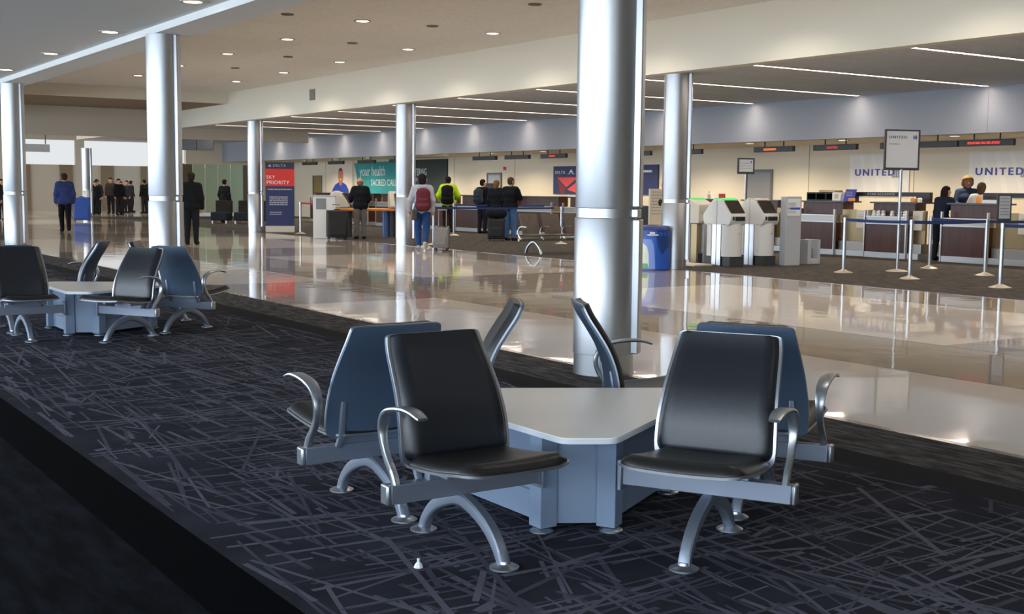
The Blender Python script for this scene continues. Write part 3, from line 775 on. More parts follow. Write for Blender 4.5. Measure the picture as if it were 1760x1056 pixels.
def backpack(label, P, c, rz, w=.32, d=.17, h=.46, m=(30,30,34), m2=None):
    # worn on a back: c = centre (local to the person frame P), rz about z; a thing of its own
    t = empty('backpack', (0,0,0), 0, label, 'backpack'); t.matrix_world = P.matrix_basis @ Matrix.Translation(c) @ Matrix.Rotation(rz, 4, 'Z')
    cm = cloth('pack_fabric', m); cm2 = cloth('pack_pocket', m2 or tuple(int(v*.8) for v in m))
    sdf_object('main_bag', [((-w/2+.09,0,-h/2+.09), (w/2-.09,0,-h/2+.09), .09, .09), ((-w/2+.1,0,h/2-.1), (w/2-.1,0,h/2-.1), .08, .08), ((-w/2+.1,0,0), (w/2-.1,0,0), .095, .095), ((-w/2+.1,0,-h/4+.02), (w/2-.1,0,-h/4+.02), .095, .095), ((-w/2+.11,0,h/4-.02), (w/2-.11,0,h/4-.02), .095, .095), ((0,0,-h/2+.1), (0,0,h/2-.1), .1, .1)], cm, t, .018, .06)
    sdf_object('front_pocket', [((-w/4,-.085,-h/4), (w/4,-.085,-h/4), .05, .05), ((-w/5,-.075,0), (w/5,-.075,0), .045, .045)], cm2, t, .016, .05)
    for sx in (-1, 1):
        b = MB(); b.tube(smoothpath([(sx*.09,.07,h/2-.10), (sx*.115,.13,h/2-.03), (sx*.13,.26,h/2-.06), (sx*.14,.30,h/2-.18), (sx*.15,.22,-.02), (sx*.13,.08,-h/2+.10)]), .016, 6); b.build('strap', cm2, t)
    return t
def suitcase(label, loc, rz, w=.44, d=.27, h=.62, c=(30,30,32), lift=.35, tilt=0.0, name='suitcase'):
    t = empty(name, loc, rz, label, 'suitcase'); t.rotation_euler = (tilt, 0, rz)
    cm = mat('case_fabric', c, .6, noise=.1, nscale=30); dk = cloth('case_trim', tuple(int(v*.6) for v in c))
    b = MB(); b.box(-w/2, w/2, -d/2, d/2, .05, h); b.build('shell', cm, t, bevel=.035)
    b = MB(); b.box(-w/2+.05, w/2-.05, -d/2-.025, -d/2+.02, .12, h*.62); b.build('front_pocket', cm, t, bevel=.02)
    b = MB(); b.box(-w/2-.006, w/2+.006, -.012, .012, .06, h+.006); b.build('zip_band', dk, t, bevel=.004)
    for sx in (-1, 1):
        for sy in (-1, 1):
            b = MB(); b.cyl((sx*(w/2-.05)-.012, sy*(d/2-.04), .026), (sx*(w/2-.05)+.012, sy*(d/2-.04), .026), .026); b.build('wheel', 'black', t)
    b = MB()
    for sx in (-1, 1): b.cyl((sx*.09, d/2-.03, h-.02), (sx*.09, d/2-.03, h+lift), .008, n=8)
    b.cyl((-.11, d/2-.03, h+lift), (.11, d/2-.03, h+lift), .014, n=8); b.build('pull_handle', 'steel_dark', t)
    b = MB(); b.tube([(-.08,0,h-.005), (-.07,0,h+.025), (.07,0,h+.025), (.08,0,h-.005)], .012); b.build('carry_handle', dk, t)
    return t

# ------------------------------------------------------------------ stanchions, signs on posts
def stanchion(x, y, label, z=.98, belts=(), base_r=.165, beltm='belt', group=None):
    t = empty('stanchion', (x, y, .002), 0, label, 'barrier post', group)
    MB().lathe([(0,0), (base_r,0), (base_r,.008), (base_r*.6,.030), (.045,.05), (.038,.06), (0,.06)], n=28, caps=False).build('base', 'post_base', t)
    MB().lathe([(0,.05), (.032,.05), (.032,z-.075), (0,z-.075)], n=20, caps=False).build('pole', 'steel', t)
    MB().lathe([(0,z-.078), (.037,z-.078), (.037,z-.004), (.03,z), (0,z)], n=20, caps=False).build('belt_head', 'steel', t, smooth=40)
    for bx, by, *bz in belts:
        dx, dy = bx-x, by-y; L = math.hypot(dx, dy); u = Vector((dx/L, dy/L, 0)); n_ = Vector((-u.y, u.x, 0))*.002
        b = MB(); z0 = z-.068; z1 = z-.016
        rg = []
        for k_ in range(9):
            q = u*(.03+(L-.06)*k_/8); s_ = -.012*math.sin(PI*k_/8)
            rg.append([q-n_+Vector((0,0,z0+s_)), q+n_+Vector((0,0,z0+s_)), q+n_+Vector((0,0,z1+s_)), q-n_+Vector((0,0,z1+s_))])
        b.loft(rg); b.build('belt', beltm, t)
    return t
stanchion(16.82, 14.55, 'silver belt barrier post leftmost in the check-in queue, before the wood counter', belts=[(16.59, 12.95)])
stanchion(16.59, 12.95, 'silver belt barrier post right of the tall framed airline sign, nearest its pole', belts=[(18.54, 12.9)])
stanchion(19.29, 14.62, 'silver belt barrier post close to the counters beside the leaning woman', belts=[(18.54, 12.9)])
stanchion(18.54, 12.9, 'silver belt barrier post standing before the counter with three people', belts=[(19.75, 12.75)])
stanchion(19.75, 12.75, 'silver belt barrier post cut off at the right edge of the photo')
def framed_sign(x, y, w, z0, z1, pole_r, base_r, label, rz=0.0, tilt=None, frame='dark_grey', off=0.0):
    t = empty('sign_stand', (x, y, .002), rz, label, 'sign')
    MB().lathe([(0,0), (base_r,0), (base_r,.008), (base_r*.6,.028), (.035,.045), (0,.045)], n=28, caps=False).build('base', 'post_base', t)
    MB().lathe([(0,.04), (pole_r,.04), (pole_r,z0+.02), (0,z0+.02)], n=20, caps=False).build('pole', 'steel', t)
    b = MB(); f = .028
    b.box(off-w/2, off-w/2+f, -.02, .02, z0, z1); b.box(off+w/2-f, off+w/2, -.02, .02, z0, z1); b.box(off-w/2+f, off+w/2-f, -.02, .02, z0, z0+f*1.6); b.box(off-w/2+f, off+w/2-f, -.02, .02, z1-f, z1); b.build('frame', frame, t, bevel=.003)
    b = MB(); b.box(off-w/2+f*.9, off+w/2-f*.9, -.008, .008, z0+f*1.5, z1-f*.9); b.build('sign_sheet', 'paper', t)
    return t
def bars(mb, x0, x1, zs, hgt, y, rnd=None):
    rnd = rnd or random.Random(1)
    for z in zs:
        x = x0
        while x < x1-.01:
            w = min(rnd.uniform(.02, .06)*(x1-x0)/.3, x1-x); mb.box(x, x+w*.82, y-.001, y, z, z+hgt); x += w
    return mb
t = framed_sign(18.0, 14.33, .70, 1.825, 2.55, .026, .20, 'tall post sign with large white sheet lettered UNITED beside the queue barriers', -.35)
text('sign_lettering', 'UNITED', 'united_blue', .07, (-.27, -.010, 2.39), FACE_S, t, 1.25, spacing=1.22)
b = MB()
for i in range(3): b.box(.215+i*.028, .232+i*.028, -.0105, -.0095, 2.38, 2.45)
b.box(.215, .295, -.0105, -.0098, 2.405, 2.415); b.build('sign_emblem', 'united_blue', t)
bars(MB(), -.27, -.05, [2.28], .022, -.009).build('sign_small_print', 'light_grey', t)
t = framed_sign(17.57, 17.8, .37, 1.77, 2.09, .014, .14, 'slim post sign with small white sheet rising between the two white kiosks', -.30)
bars(MB(), -.13, .13, [1.98, 1.93, 1.88], .008, -.009).build('sign_small_print', 'grey', t)
b = MB(); b.box(.10, .125, -.0105, -.0095, 2.0, 2.03); b.build('sign_emblem', 'united_blue', t)
t = stanchion(16.32, 11.08, 'thin barrier post carrying a narrow dark framed notice, at far right of the queue', belts=[(17.4, 9.6)])
b = MB(); b.box(-.115, .115, -.02, .02, 1.0, 1.41); b.build('notice_frame', 'dark_grey', t, bevel=.006)
b = MB(); b.box(-.088, .088, -.024, -.018, 1.045, 1.385); b.build('notice_sheet', 'light_grey', t)
bars(MB(), -.07, .07, [1.34, 1.29, 1.24, 1.19, 1.14, 1.10], .014, -.025).build('notice_print', 'grey', t)
for c_ in t.children:
    if c_.name.startswith('notice'): c_.rotation_euler = (0, 0, -.45)

# ------------------------------------------------------------------ check-in counters (fronts at X = 21.5)
XC = 21.5
def counter(y0, y1, label, tall_to=None):
    t = empty('check_in_counter', (XC, (y0+y1)/2, .002), 0, label, 'counter', 'check-in counters'); hw = (y1-y0)/2
    b = MB(); b.box(0, .62, -hw, hw, 0, .125); b.build('kick_plate', 'kick', t, bevel=.004)
    b = MB(); b.box(.012, .62, -hw+.03, hw-.03, .125, .735); b.build('front_panel', 'counter_wood', t, bevel=.004)
    b = MB(); b.box(-.004, .62, -hw+.03, hw-.03, .735, .765); b.box(-.004, .62, -hw+.03, hw-.03, .885, .915); b.build('steel_rail', 'kick', t, bevel=.003)
    b = MB(); b.box(.02, .62, -hw+.03, hw-.03, .765, .885); b.build('steel_band', 'steel_dark', t)
    b = MB(); b.box(.26, .62, -hw-.02, hw-.02, .915, 1.19); b.build('riser', 'counter_wood', t, bevel=.004)
    b = MB(); b.box(.20, .80, -hw-.10, hw+.04, 1.19, 1.225); b.build('counter_top', 'counter_top', t, bevel=.004)
    for s_ in (-1, 1):
        b = MB(); b.box(-.014, .05, s_*hw-.018, s_*hw+.018, 0, 1.04); b.build('edge_post', 'kick', t, bevel=.004)
    return t
def bag_well(y0, y1, label, mon=False):
    t = empty('baggage_scale', (XC+.25, (y0+y1)/2, .002), 0, label, 'baggage scale', 'baggage scales between counters'); hw = (y1-y0)/2
    b = MB(); b.box(-.22, .62, -hw+.02, hw-.02, 0, .13); b.mi = 1; b.box(-.12, .62, -hw+.02, hw-.02, .13, .33); b.build('scale_platform', ['kick', 'steel_dark'], t, bevel=.006)
    b = MB(); b.box(.0, .06, -hw+.02, hw-.02, .33, 1.04); b.build('bronze_panel', 'bronze', t, bevel=.004)
    b = MB(); b.box(-.08, .05, -hw+.05, min(hw-.03, -hw+.38), .62, 1.04); b.build('weight_display', 'offwhite', t, bevel=.012)
    bars(MB(), 0, .2, [.92, .88, .84], .012, -.0805).build('display_print', 'grey', t, rz=-PI/2, loc=(0, -hw+.33, 0))
    return t
units = [(18.92, 20.12), (16.93, 18.05), (14.95, 16.04), (12.9, 14.0), (20.95, 22.1), (22.95, 24.0)]
labs = ['wood check-in counter behind the white kiosks, blue card standing on it', 'wood check-in counter with rolls of white tags on its ledge, beside the tall sign pole',
        'wood check-in counter where three people stand talking', 'wood check-in counter cut off by the right edge of the photo',
        'wood check-in counter partly hidden by the two white kiosks and grey door', 'wood check-in counter behind the left white kiosk below a bare beige wall']
for (y0, y1), l in zip(units, labs): counter(y0, y1, l)
wl = ['bronze panelled baggage scale right of the counter with the blue card', 'bronze panelled baggage scale where the long haired woman leans', 'bronze panelled baggage scale at the right edge, behind the notice post',
      'bronze baggage scale hidden by the grey kiosk board', 'bronze baggage scale behind the white kiosks']
for (y0, y1), l in zip([(18.05, 18.92), (16.60, 16.93), (14.0, 14.95), (20.12, 20.95), (22.1, 22.95)], wl): bag_well(y0, y1, l)
def sign_bridge(y0, y1, z0, z1, l0, l1, label, body=None, pos=0):
    t = empty('counter_sign_bridge', (22.02, (y0+y1)/2, 0), 0, label, 'sign'); hw = (y1-y0)/2
    b = MB(); b.box(0, .10, -hw, hw, z0, z1); b.build('sign_beam', 'black', t, bevel=.004)
    for a, c_ in ((-hw, -hw+l0), (hw-l1, hw)):
        if c_-a > .01:
            b = MB(); b.box(0, .10, a, c_, 1.225, z0+.002); b.build('monitor_back', 'black', t, bevel=.004)
    if body: text('sign_lettering', body, 'light_grey', .062, (-.004, pos, z0+.03), FACE_W, t, 1.5, 'CENTER', spacing=1.15)
    return t
sign_bridge(16.93-.18, 19.25, 1.345, 1.44, .36, .50, 'long black sign bridge lettered STAR ALLIANCE above the white tagged counter', 'STAR ALLIANCE', .05)
t = sign_bridge(12.6, 15.45, 1.345, 1.44, .4, .55, 'long black sign bridge behind the three talking people', None)
bars(MB(), 0, .42, [1.37], .05, -.003).build('sign_lettering', 'light_grey', t, rz=-PI/2, loc=(0, .42, 0))
t = empty('counter_rack', (21.95, 19.73, 1.226), 0, 'low black open rack on the counter carrying a grey tray of papers', 'rack')
b = MB(); b.box(0, .3, -.45, .45, 0, .03); b.box(0, .3, -.45, .45, .17, .2); b.box(.27, .3, -.45, .45, .03, .17)
for y in (-.45, -.15, .15, .43): b.box(0, .3, y, y+.02, .03, .17)
b.build('rack_frame', 'black', t); b = MB(); b.box(.02, .28, -.4, .1, .2, .25); b.build('paper_tray', 'bronze', t, bevel=.01)
t = empty('label_printer', (21.74, 19.09, 1.226), 0, 'small white label printer beside the blue card on the counter', 'printer')
b = MB(); b.box(0, .25, -.13, .13, 0, .2); b.build('printer_body', 'white', t, bevel=.015); b = MB(); b.box(-.004, .01, -.06, .05, .06, .16); b.build('printer_slot', 'bronze', t)
t = empty('counter_card', (21.78, 18.78, 1.226), 0, 'blue printed card standing tilted on the wood counter', 'card')
b = MB(); b.profile([(0, 0), (.02, 0), (.12, .27), (.10, .27)], 'y', -.15, .15); b.build('card', 'sign_blue', t)
bars(MB(), 0, .2, [.2, .16, .12, .08], .014, 0).build('card_print', 'light_grey', t, rz=-PI/2, loc=(.04, .1, 0))
t = MB(); t.box(0, .1, -.06, .06, 0, .07); tag(t.build('snack_box', 'orange', loc=(21.72, 18.66, 1.226), bevel=.01), 'small orange box in front of the blue card', 'box')
t = MB(); t.box(0, .1, -.06, .06, 0, .09); tag(t.build('snack_box', 'orange', loc=(21.75, 16.98, 1.226), bevel=.01), 'small orange box on the counter right of the tall sign pole', 'box')
tag(MB().lathe([(0,0), (.05,0), (.045,.03), (.05,.07), (.03,.1), (0,.1)], n=12, caps=False).build('tissue_tub', 'paper', loc=(21.8, 16.83, 1.226)), 'small white tub next to the orange box on the counter', 'tub')
for i, y in enumerate((17.89, 17.77, 17.64, 17.40, 17.20, 17.06)):
    b = MB(); b.lathe([(0,0), (.045,0), (.055,.03), (.035,.06), (.05,.09), (.02,.12), (0,.12)], n=9, caps=False)
    tag(b.build('tag_bundle', 'paper', loc=(21.62, y, .918), rz=i*.9), 'crumpled bundle of white luggage tags on the counter ledge by the tall sign pole', 'tags', 'white tag bundles on the counter ledge')
# Delta side counters, farther down
for i, (y0, y1) in enumerate([(27.2, 29.4), (30.0, 32.3), (33.2, 35.6), (36.3, 38.6), (39.2, 41.5), (42.2, 44.5), (45.2, 47.5)]):
    l = ['dark wood counter hidden by the big near column', 'dark wood counter right of the black monitor, behind the three seat bench', 'dark wood counter with a black monitor, behind the man in jeans',
         'dark wood counter before the pale door and two standing travellers', 'dark wood counter behind the traveller in the yellow jacket', 'dark wood counter behind the steel column and maroon backpack', 'dark wood counter behind the white kiosk heads on the orange bench'][i]
    counter(y0, y1, l)
def monitor(y, x, label, rz=PI/2):
    t = empty('monitor', (x, y, 1.226), rz, label, 'monitor')
    b = MB(); b.box(-.12, .12, -.08, .08, 0, .02); b.box(-.03, .03, -.02, .02, .02, .12); b.build('stand', 'black', t, bevel=.004)
    b = MB(); b.box(-.22, .22, -.025, .025, .1, .40); b.build('display', 'black', t, bevel=.008)
    return t
monitor(34.2, 21.95, 'black monitor on the dark counter left of the navy wall sign'); monitor(38.2, 21.95, 'black monitor on the counter left of the backpack traveller in black')
for y, l in ((23.6, 'small white cup of pens on the counter behind the left kiosk'), (25.6, 'small picture frame on the counter just right of the steel column'), (24.55, 'small white bottle standing on the far wood counter')):
    b = MB(); b.lathe([(0,0), (.045,0), (.05,.12), (.02,.14), (.02,.2), (0,.2)], n=12, caps=False)
    if y == 25.6: b = MB(); b.box(-.02, .02, -.14, .14, 0, .2)
    tag(b.build('pen_cup' if y == 23.6 else 'picture_frame' if y == 25.6 else 'bottle', 'offwhite', loc=(22.0, y, 1.226 if y < 24 else 1.0)), l, 'cup' if y == 23.6 else 'frame' if y == 25.6 else 'bottle')
b = MB(); b.box(0, .62, -1.3, 1.3, 0, .97); b.mi = 1; b.box(-.03, .66, -1.33, 1.33, .97, 1.0)
tag(b.build('counter_run', ['black', 'counter_top'], loc=(21.7, 25.35, .002)), 'low black counter run behind the white kiosk heads', 'counter')
b = MB(); b.box(-.02, .02, -.1, .1, 0, .14); tag(b.build('notice_card', 'red', loc=(21.98, 23.1, 1.226)), 'small red card standing on the counter beside the grey door', 'card')

# wall things: doors, lettering, pictures
def door(n, y0, y1, h, m, label=None):
    t = empty('door_%d' % n, (24.795, (y0+y1)/2, 0)); t['kind'] = 'structure'; hw = (y1-y0)/2
    b = MB(); b.box(-.05, .0, -hw, -hw+.07, 0, h); b.box(-.05, .0, hw-.07, hw, 0, h); b.box(-.05, .0, -hw+.07, hw-.07, h-.07, h); b.build('door_frame', 'door_frame', t, bevel=.004)
    b = MB(); b.box(-.02, 0, -hw+.07, hw-.07, 0, h-.07); b.build('door_leaf', m, t)
    b = MB(); b.cyl((-.07, -hw+.14, 1.0), (-.02, -hw+.14, 1.0), .02); b.cyl((-.07, -hw+.13, 1.0), (-.07, -hw+.25, 1.0), .012); b.build('door_handle', 'steel', t)
    return t
door(1, 24.05, 25.1, 2.05, 'door_grey'); door(2, 37.75, 38.75, 2.05, 'door_light'); door(3, 53.4, 54.4, 2.02, 'door_olive')
b = MB(); b.box(-.04, 0, -.07, .07, -.06, .06); tag(b.build('fire_alarm', 'red', loc=(24.795, 37.55, 2.2)), 'small red alarm box on the beige wall above the pale door', 'alarm')
b = MB(); b.box(-.02, 0, -.17, .17, -.1, .1); b.mi = 1; b.box(-.022, -.02, -.12, .0, -.03, .05)
tag(b.build('wall_plate', ['offwhite', 'bronze'], loc=(24.795, 25.25, 2.28)), 'small pale sign plate on the wall above left of the grey door', 'sign')
def united(yc, label):
    t = empty('wall_sign', (24.79, yc, 0), 0, label, 'sign')
    b = MB(); b.box(-.02, 0, -.93, .93, 1.33, 2.40)
    b.mi = 1
    for i in range(4): b.quad((-.021, -.9+i*.45, 1.34), (-.021, -.6+i*.45, 1.34), (-.021, -.2+i*.36, 2.39), (-.021, -.45+i*.36, 2.39))
    b.build('glass_panel', ['united_pale', 'united_pale2'], t)
    text('sign_lettering', 'UNITED', 'united_blue', .235, (-.024, .76, 1.86), FACE_W, t, 1.22, extrude=.012, spacing=1.32, bold=.004)
    b = MB()
    for i in range(4): b.box(-.03, -.022, -.62+i*.055, -.59+i*.055, 1.80, 2.0)
    for i in range(3): b.box(-.029, -.022, -.63, -.41, 1.82+i*.07, 1.835+i*.07)
    b.build('sign_emblem', 'bulkhead', t)
    return t
united(20.40, 'blue UNITED lettering on a pale wall panel, half hidden by the tall framed sign')
united(16.85, 'blue UNITED lettering on a pale wall panel at the right edge above the three people')
# Delta wall sign
t = empty('wall_sign', (24.79, 31.65, 0), 0, 'navy and red wall sign behind the big column, white lettering along its top', 'sign')
b = MB(); b.box(-.04, 0, -2.78, 2.78, 1.29, 2.24); b.build('sign_board', 'navy', t, bevel=.004)
text('sign_lettering', 'DELTA', 'paper', .15, (-.045, 2.68, 1.98), FACE_W, t, 1.25, spacing=1.1)
def tri(mb, pts, x=-.043): mb.add([(x, p[0], p[1]) for p in pts], [tuple(range(len(pts)))])
b = MB(); tri(b, [(1.86,2.02),(1.74,2.14),(1.62,2.02)]); tri(b, [(1.98,1.97),(1.80,1.97),(1.80,2.01)]); tri(b, [(1.50,1.97),(1.68,1.97),(1.68,2.01)]); b.build('sign_emblem', 'paper', t)
bars(MB(), 0, .9, [1.98], .07, -.043).build('small_lettering', 'paper', t, rz=-PI/2, loc=(0, 1.45, 0))
bars(MB(), 0, .75, [2.0], .07, -.043).build('small_lettering', 'paper', t, rz=-PI/2, loc=(0, -1.75, 0))
b = MB(); tri(b, [(2.55,1.86),(1.35,1.86),(2.0,1.52)]); tri(b, [(1.95,1.44),(1.2,1.30),(1.2,1.80)]); b.build('red_facet', 'red_light', t)
b = MB(); tri(b, [(2.55,1.82),(2.05,1.50),(2.12,1.30),(2.36,1.30)], -.042); b.build('dark_red_facet', 'red_dark', t)
# health banner with the man, far down the wall
t = empty('health_banner', (24.79, 45.8, 0), 0, 'long teal and black health advertisement on the far beige wall', 'banner')
b = MB(); b.profile([(4.1, 2.55), (-1.2, 2.62), (-1.2, .95), (3.55, 1.15)], 'x', -.03, 0); b.mi = 1; b.box(-.032, 0, -4.15, -1.2, 1.05, 2.62); b.build('banner_sheet', ['teal', 'green_black'], t)
text('banner_lettering', 'your health', 'paper', .62, (-.036, 3.55, 1.98), FACE_W, t, .86)
text('banner_lettering', 'OUR', 'teal_pale', .36, (-.036, 3.3, 1.56), FACE_W, t, .9)
text('banner_lettering', 'SACRED CALLING', 'paper', .40, (-.036, 2.45, 1.54), FACE_W, t, .95)
text('banner_lettering', 'KETTERING', 'paper', .40, (-.036, -1.0, 1.98), FACE_W, t, .72)
text('banner_lettering', 'Health Network', 'light_grey', .24, (-.036, -1.2, 1.74), FACE_W, t, .85)
t = empty('wall_poster', (24.79, 51.3, 0), 0, 'printed picture of a man in blue on the far wall beside the teal banner', 'poster')
b = MB(); b.box(-.02, 0, -1.2, 1.3, .9, 2.66); b.build('poster_sheet', 'poster_bg', t)
def disc(mb, cy, cz, ry, rz_, x, n=24): mb.add([(x, cy+ry*math.cos(2*PI*k/n), cz+rz_*math.sin(2*PI*k/n)) for k in range(n)], [tuple(range(n))])
b = MB(); b.add([(-.024, y, z) for y, z in [(.95,.95),(.9,1.35),(.62,1.58),(.2,1.70),(-.15,1.70),(-.55,1.58),(-.8,1.35),(-.85,.95)]], [tuple(range(8))]); b.build('printed_shirt', 'blue_print', t)
b = MB(); b.add([(-.026, y, z) for y, z in [(.17,1.72),(.14,1.55),(-.1,1.55),(-.13,1.72)]], [(0,1,2,3)]); disc(b, .02, 1.98, .27, .36, -.027); b.build('printed_face', 'skin_print', t)
b = MB(); b.add([(-.029, .02+.28*math.cos(a), 1.98+.38*math.sin(a)) for a in [PI*(.22+.56*k/12) for k in range(13)]], [tuple(range(13))]); b.build('printed_hair', 'hair_print', t)
b = MB(); disc(b, .02, 1.83, .10, .03, -.030); b.build('printed_smile', 'paper', t)

# hanging LED boards
def led(yc, L, label, lit=None, n=1):
    t = empty('led_board', (21.9, yc, 0), 0, label, 'led sign')
    b = MB(); b.box(-.05, .05, -L/2, L/2, 2.395, 2.525); b.build('housing', 'dark_grey', t, bevel=.01)
    b = MB(); b.box(-.053, -.049, -L/2+.05, L/2-.05, 2.415, 2.505); b.build('display_face', 'black', t)
    for s_ in (-1, 1):
        b = MB(); b.cyl((0, s_*L*.24, 2.52), (0, s_*L*.24, 2.68), .016, n=10); b.cyl((0, s_*L*.24, 2.655), (0, s_*L*.24, 2.68), .05, n=12); b.build('hanger_rod', 'black', t)
    if lit == 'text': text('led_text', 'UNITED', 'led_red', .075, (-.056, .22, 2.432), FACE_W, t, 1.25, extrude=.001)
    elif lit:
        m_, y0, y1 = lit; bars(MB(), 0, y0-y1, [2.435, 2.462], .02, -.0545, random.Random(int(yc*7))).build('led_text', m_, t, rz=-PI/2, loc=(0, y0, 0))
    return t
led(21.24, 1.30, 'hanging led board with orange letters above the grey door', ('led_orange', .30, -.12))
led(19.31, 1.28, 'hanging led board with one red word, left of the tall framed sign', 'text')
led(17.0, 2.0, 'hanging led board mostly hidden behind the tall framed sign')
led(15.33, 1.26, 'hanging led board with a long red message at far right', ('led_red', .42, -.34))
for y, l, L in ((24.45, 'dark hanging board just right of the second steel column', 1.3), (26.5, 'dark hanging board peeping out between the big column and the next', 1.3), (30.45, 'hanging led board with a red word left of the big column', 1.32),
                (32.45, 'dark hanging led board, first of the lit row left of the red worded one', 1.38), (34.4, 'dark hanging board above the two travellers at the far counter', 1.42),
                (40.4, 'dark hanging board beside the distant steel column over the teal banner', 1.4), (43.05, 'dark hanging board above the teal banner, near its lettering', 1.45), (45.8, 'dark hanging board above the printed man', 1.4), (48.4, 'dark hanging board farthest left over the far wall', 1.4)):
    led(y, L, l, ('led_red', .18, -.14) if y == 30.45 else None)

# ------------------------------------------------------------------ self service kiosks and their neighbours
def kiosk(x, y, rz, label, glow=False, face=True):
    t = empty('self_service_kiosk', (x, y, .002), rz, label, 'kiosk', None); t.scale = (1, .84, 1)      # local +y is the front
    w = .21
    b = MB(); b.box(-w+.03, w-.03, .16, .40, 0, .19); b.build('plinth', 'dark_grey', t, bevel=.006)
    P = [(x_, .30+.135*math.cos(x_/w*PI/2)) for x_ in [-w+2*w*k/12 for k in range(13)]]
    b = MB(); b.prism([(-w, .16)]+P+[(w, .16)], .19, .80); b.build('pedestal_cover', 'white', t, smooth=50)
    b = MB(); b.box(-w, -w+.03, .0, .14, 0, .80); b.box(w-.03, w, .0, .14, 0, .80); b.build('side_column', 'steel', t, bevel=.006)
    b = MB(); b.box(-w+.03, w-.03, .02, .10, .02, .80); b.build('core_panel', 'steel_dark', t)
    b = MB(); b.profile([(0, .78), (0, 1.26), (.09, 1.27), (.16, 1.24), (.43, .99), (.44, .95), (.44, .87), (.40, .80), (.36, .78)], 'x', -w, w); b.build('housing', 'white', t, bevel=.012)
    b = MB(); b.profile([(.180, 1.232), (.195, 1.246), (.425, 1.012), (.410, .998)], 'x', -w+.035, w-.035); b.build('touch_screen', 'screen', t)
    b = MB(); b.box(-w+.05, w-.12, .42, .452, .865, .945); b.build('printer_slot', 'black', t, bevel=.006)
    b = MB(); b.box(w-.10, w-.05, .42, .456, .875, .945); b.build('card_reader', 'black', t, bevel=.01)
    b = MB(); b.profile([(.0, 1.262), (.0, 1.285), (.09, 1.292), (.15, 1.262), (.15, 1.25), (.09, 1.272)], 'x', -w+.02, w-.02); b.build('light_bar', 'green_glow' if glow else 'offwhite', t, bevel=.004)
    b = MB(); b.cyl((-.02, .432, .62), (-.02, .442, .62), .012, n=10); b.build('lock', 'steel_dark', t)
    return t
kiosk(16.22, 16.95, PI, 'white check-in kiosk with green light and tilted screen, left one of the facing pair', True)
kiosk(16.22, 16.96, 0, 'white check-in kiosk turned away, back to back with the green lit one', True)
kiosk(17.08, 16.95, PI, 'white check-in kiosk beside the grey poster board, dark screen, no green light')
kiosk(17.08, 16.96, 0, 'white check-in kiosk turned away behind the one beside the poster board')
t = kiosk(16.56, 18.19, PI, 'white kiosk with blank beige front and round lock, right beside the second column', True)
for c_ in list(t.children):
    if c_.name.split('.')[0] in ('touch_screen', 'printer_slot', 'card_reader', 'pedestal_cover', 'housing', 'lock'): bpy.data.objects.remove(c_, do_unlink=True)
b = MB(); b.profile([(0, .78), (0, 1.26), (.09, 1.27), (.42, 1.16), (.44, 1.12), (.44, .80), (.40, .78)], 'x', -.21, .21); b.build('housing', 'offwhite', t, bevel=.015)
b = MB(); b.box(-.16, .18, .435, .447, .84, .95); b.build('access_flap', 'white', t, bevel=.004); b = MB(); b.cyl((.0, .44, .885), (.0, .455, .885), .03, n=14); b.build('lock', 'black', t)
b = MB(); b.box(-.19, .06, .16, .43, .0, .78); b.build('pedestal_cover', 'light_grey', t, bevel=.01); b = MB(); b.box(.06, .19, .12, .36, .0, .78); b.build('side_column', 'bronze', t, bevel=.01)
b = MB(); b.box(-.45, .03, -.75, .75, 0, .035); tag(b.build('kiosk_platform', 'offwhite', loc=(15.96, 17.75, .002), bevel=.006), 'low pale floor ramp running from the second column to the white kiosk', 'platform')
t = empty('poster_board', (17.50, 16.46, .002), -.12, 'upright grey board with white poster sheet, right of the white kiosks', 'sign')
b = MB(); b.box(-.19, .19, -.06, .10, 0, 1.33); b.build('cabinet', 'light_grey', t, bevel=.01)
b = MB(); b.box(-.155, .155, -.066, -.06, .96, 1.29); b.build('poster', 'paper', t)
b = MB(); b.box(-.145, .145, -.069, -.066, 1.08, 1.12); b.mi = 1; b.box(-.145, -.09, -.0695, -.066, 1.08, 1.12); b.build('poster_band', ['bin_blue', 'orange'], t)
bars(MB(), -.14, .05, [1.20, 1.17, 1.14, 1.04, 1.01], .012, -.067).build('poster_print', 'grey', t)
t = empty('bag_sizer', (18.25, 16.8, .002), -.12, 'grey carry-on bag sizer with open slots, right of the poster board', 'bag sizer')
b = MB(); b.box(-.40, -.08, -.2, .2, 0, .45); b.build('large_slot', 'grey', t, bevel=.006); b = MB(); b.box(-.34, -.14, -.17, .17, .44, .455); b.build('slot_opening', 'dark_grey', t)
b = MB(); b.box(-.08, .0, -.2, .2, 0, .48); b.box(.18, .24, -.2, .2, 0, .48); b.box(.0, .18, -.02, .02, 0.0, .3); b.box(.0, .18, -.2, .2, 0, .1); b.build('small_slot', 'light_grey', t, bevel=.006)
b = MB(); b.box(-.42, -.10, .0, .04, .45, 1.02); b.build('back_board', 'light_grey', t, bevel=.006); b = MB(); b.box(-.38, -.2, -.008, 0, .8, 1.0); b.build('notice', 'bronze', t)
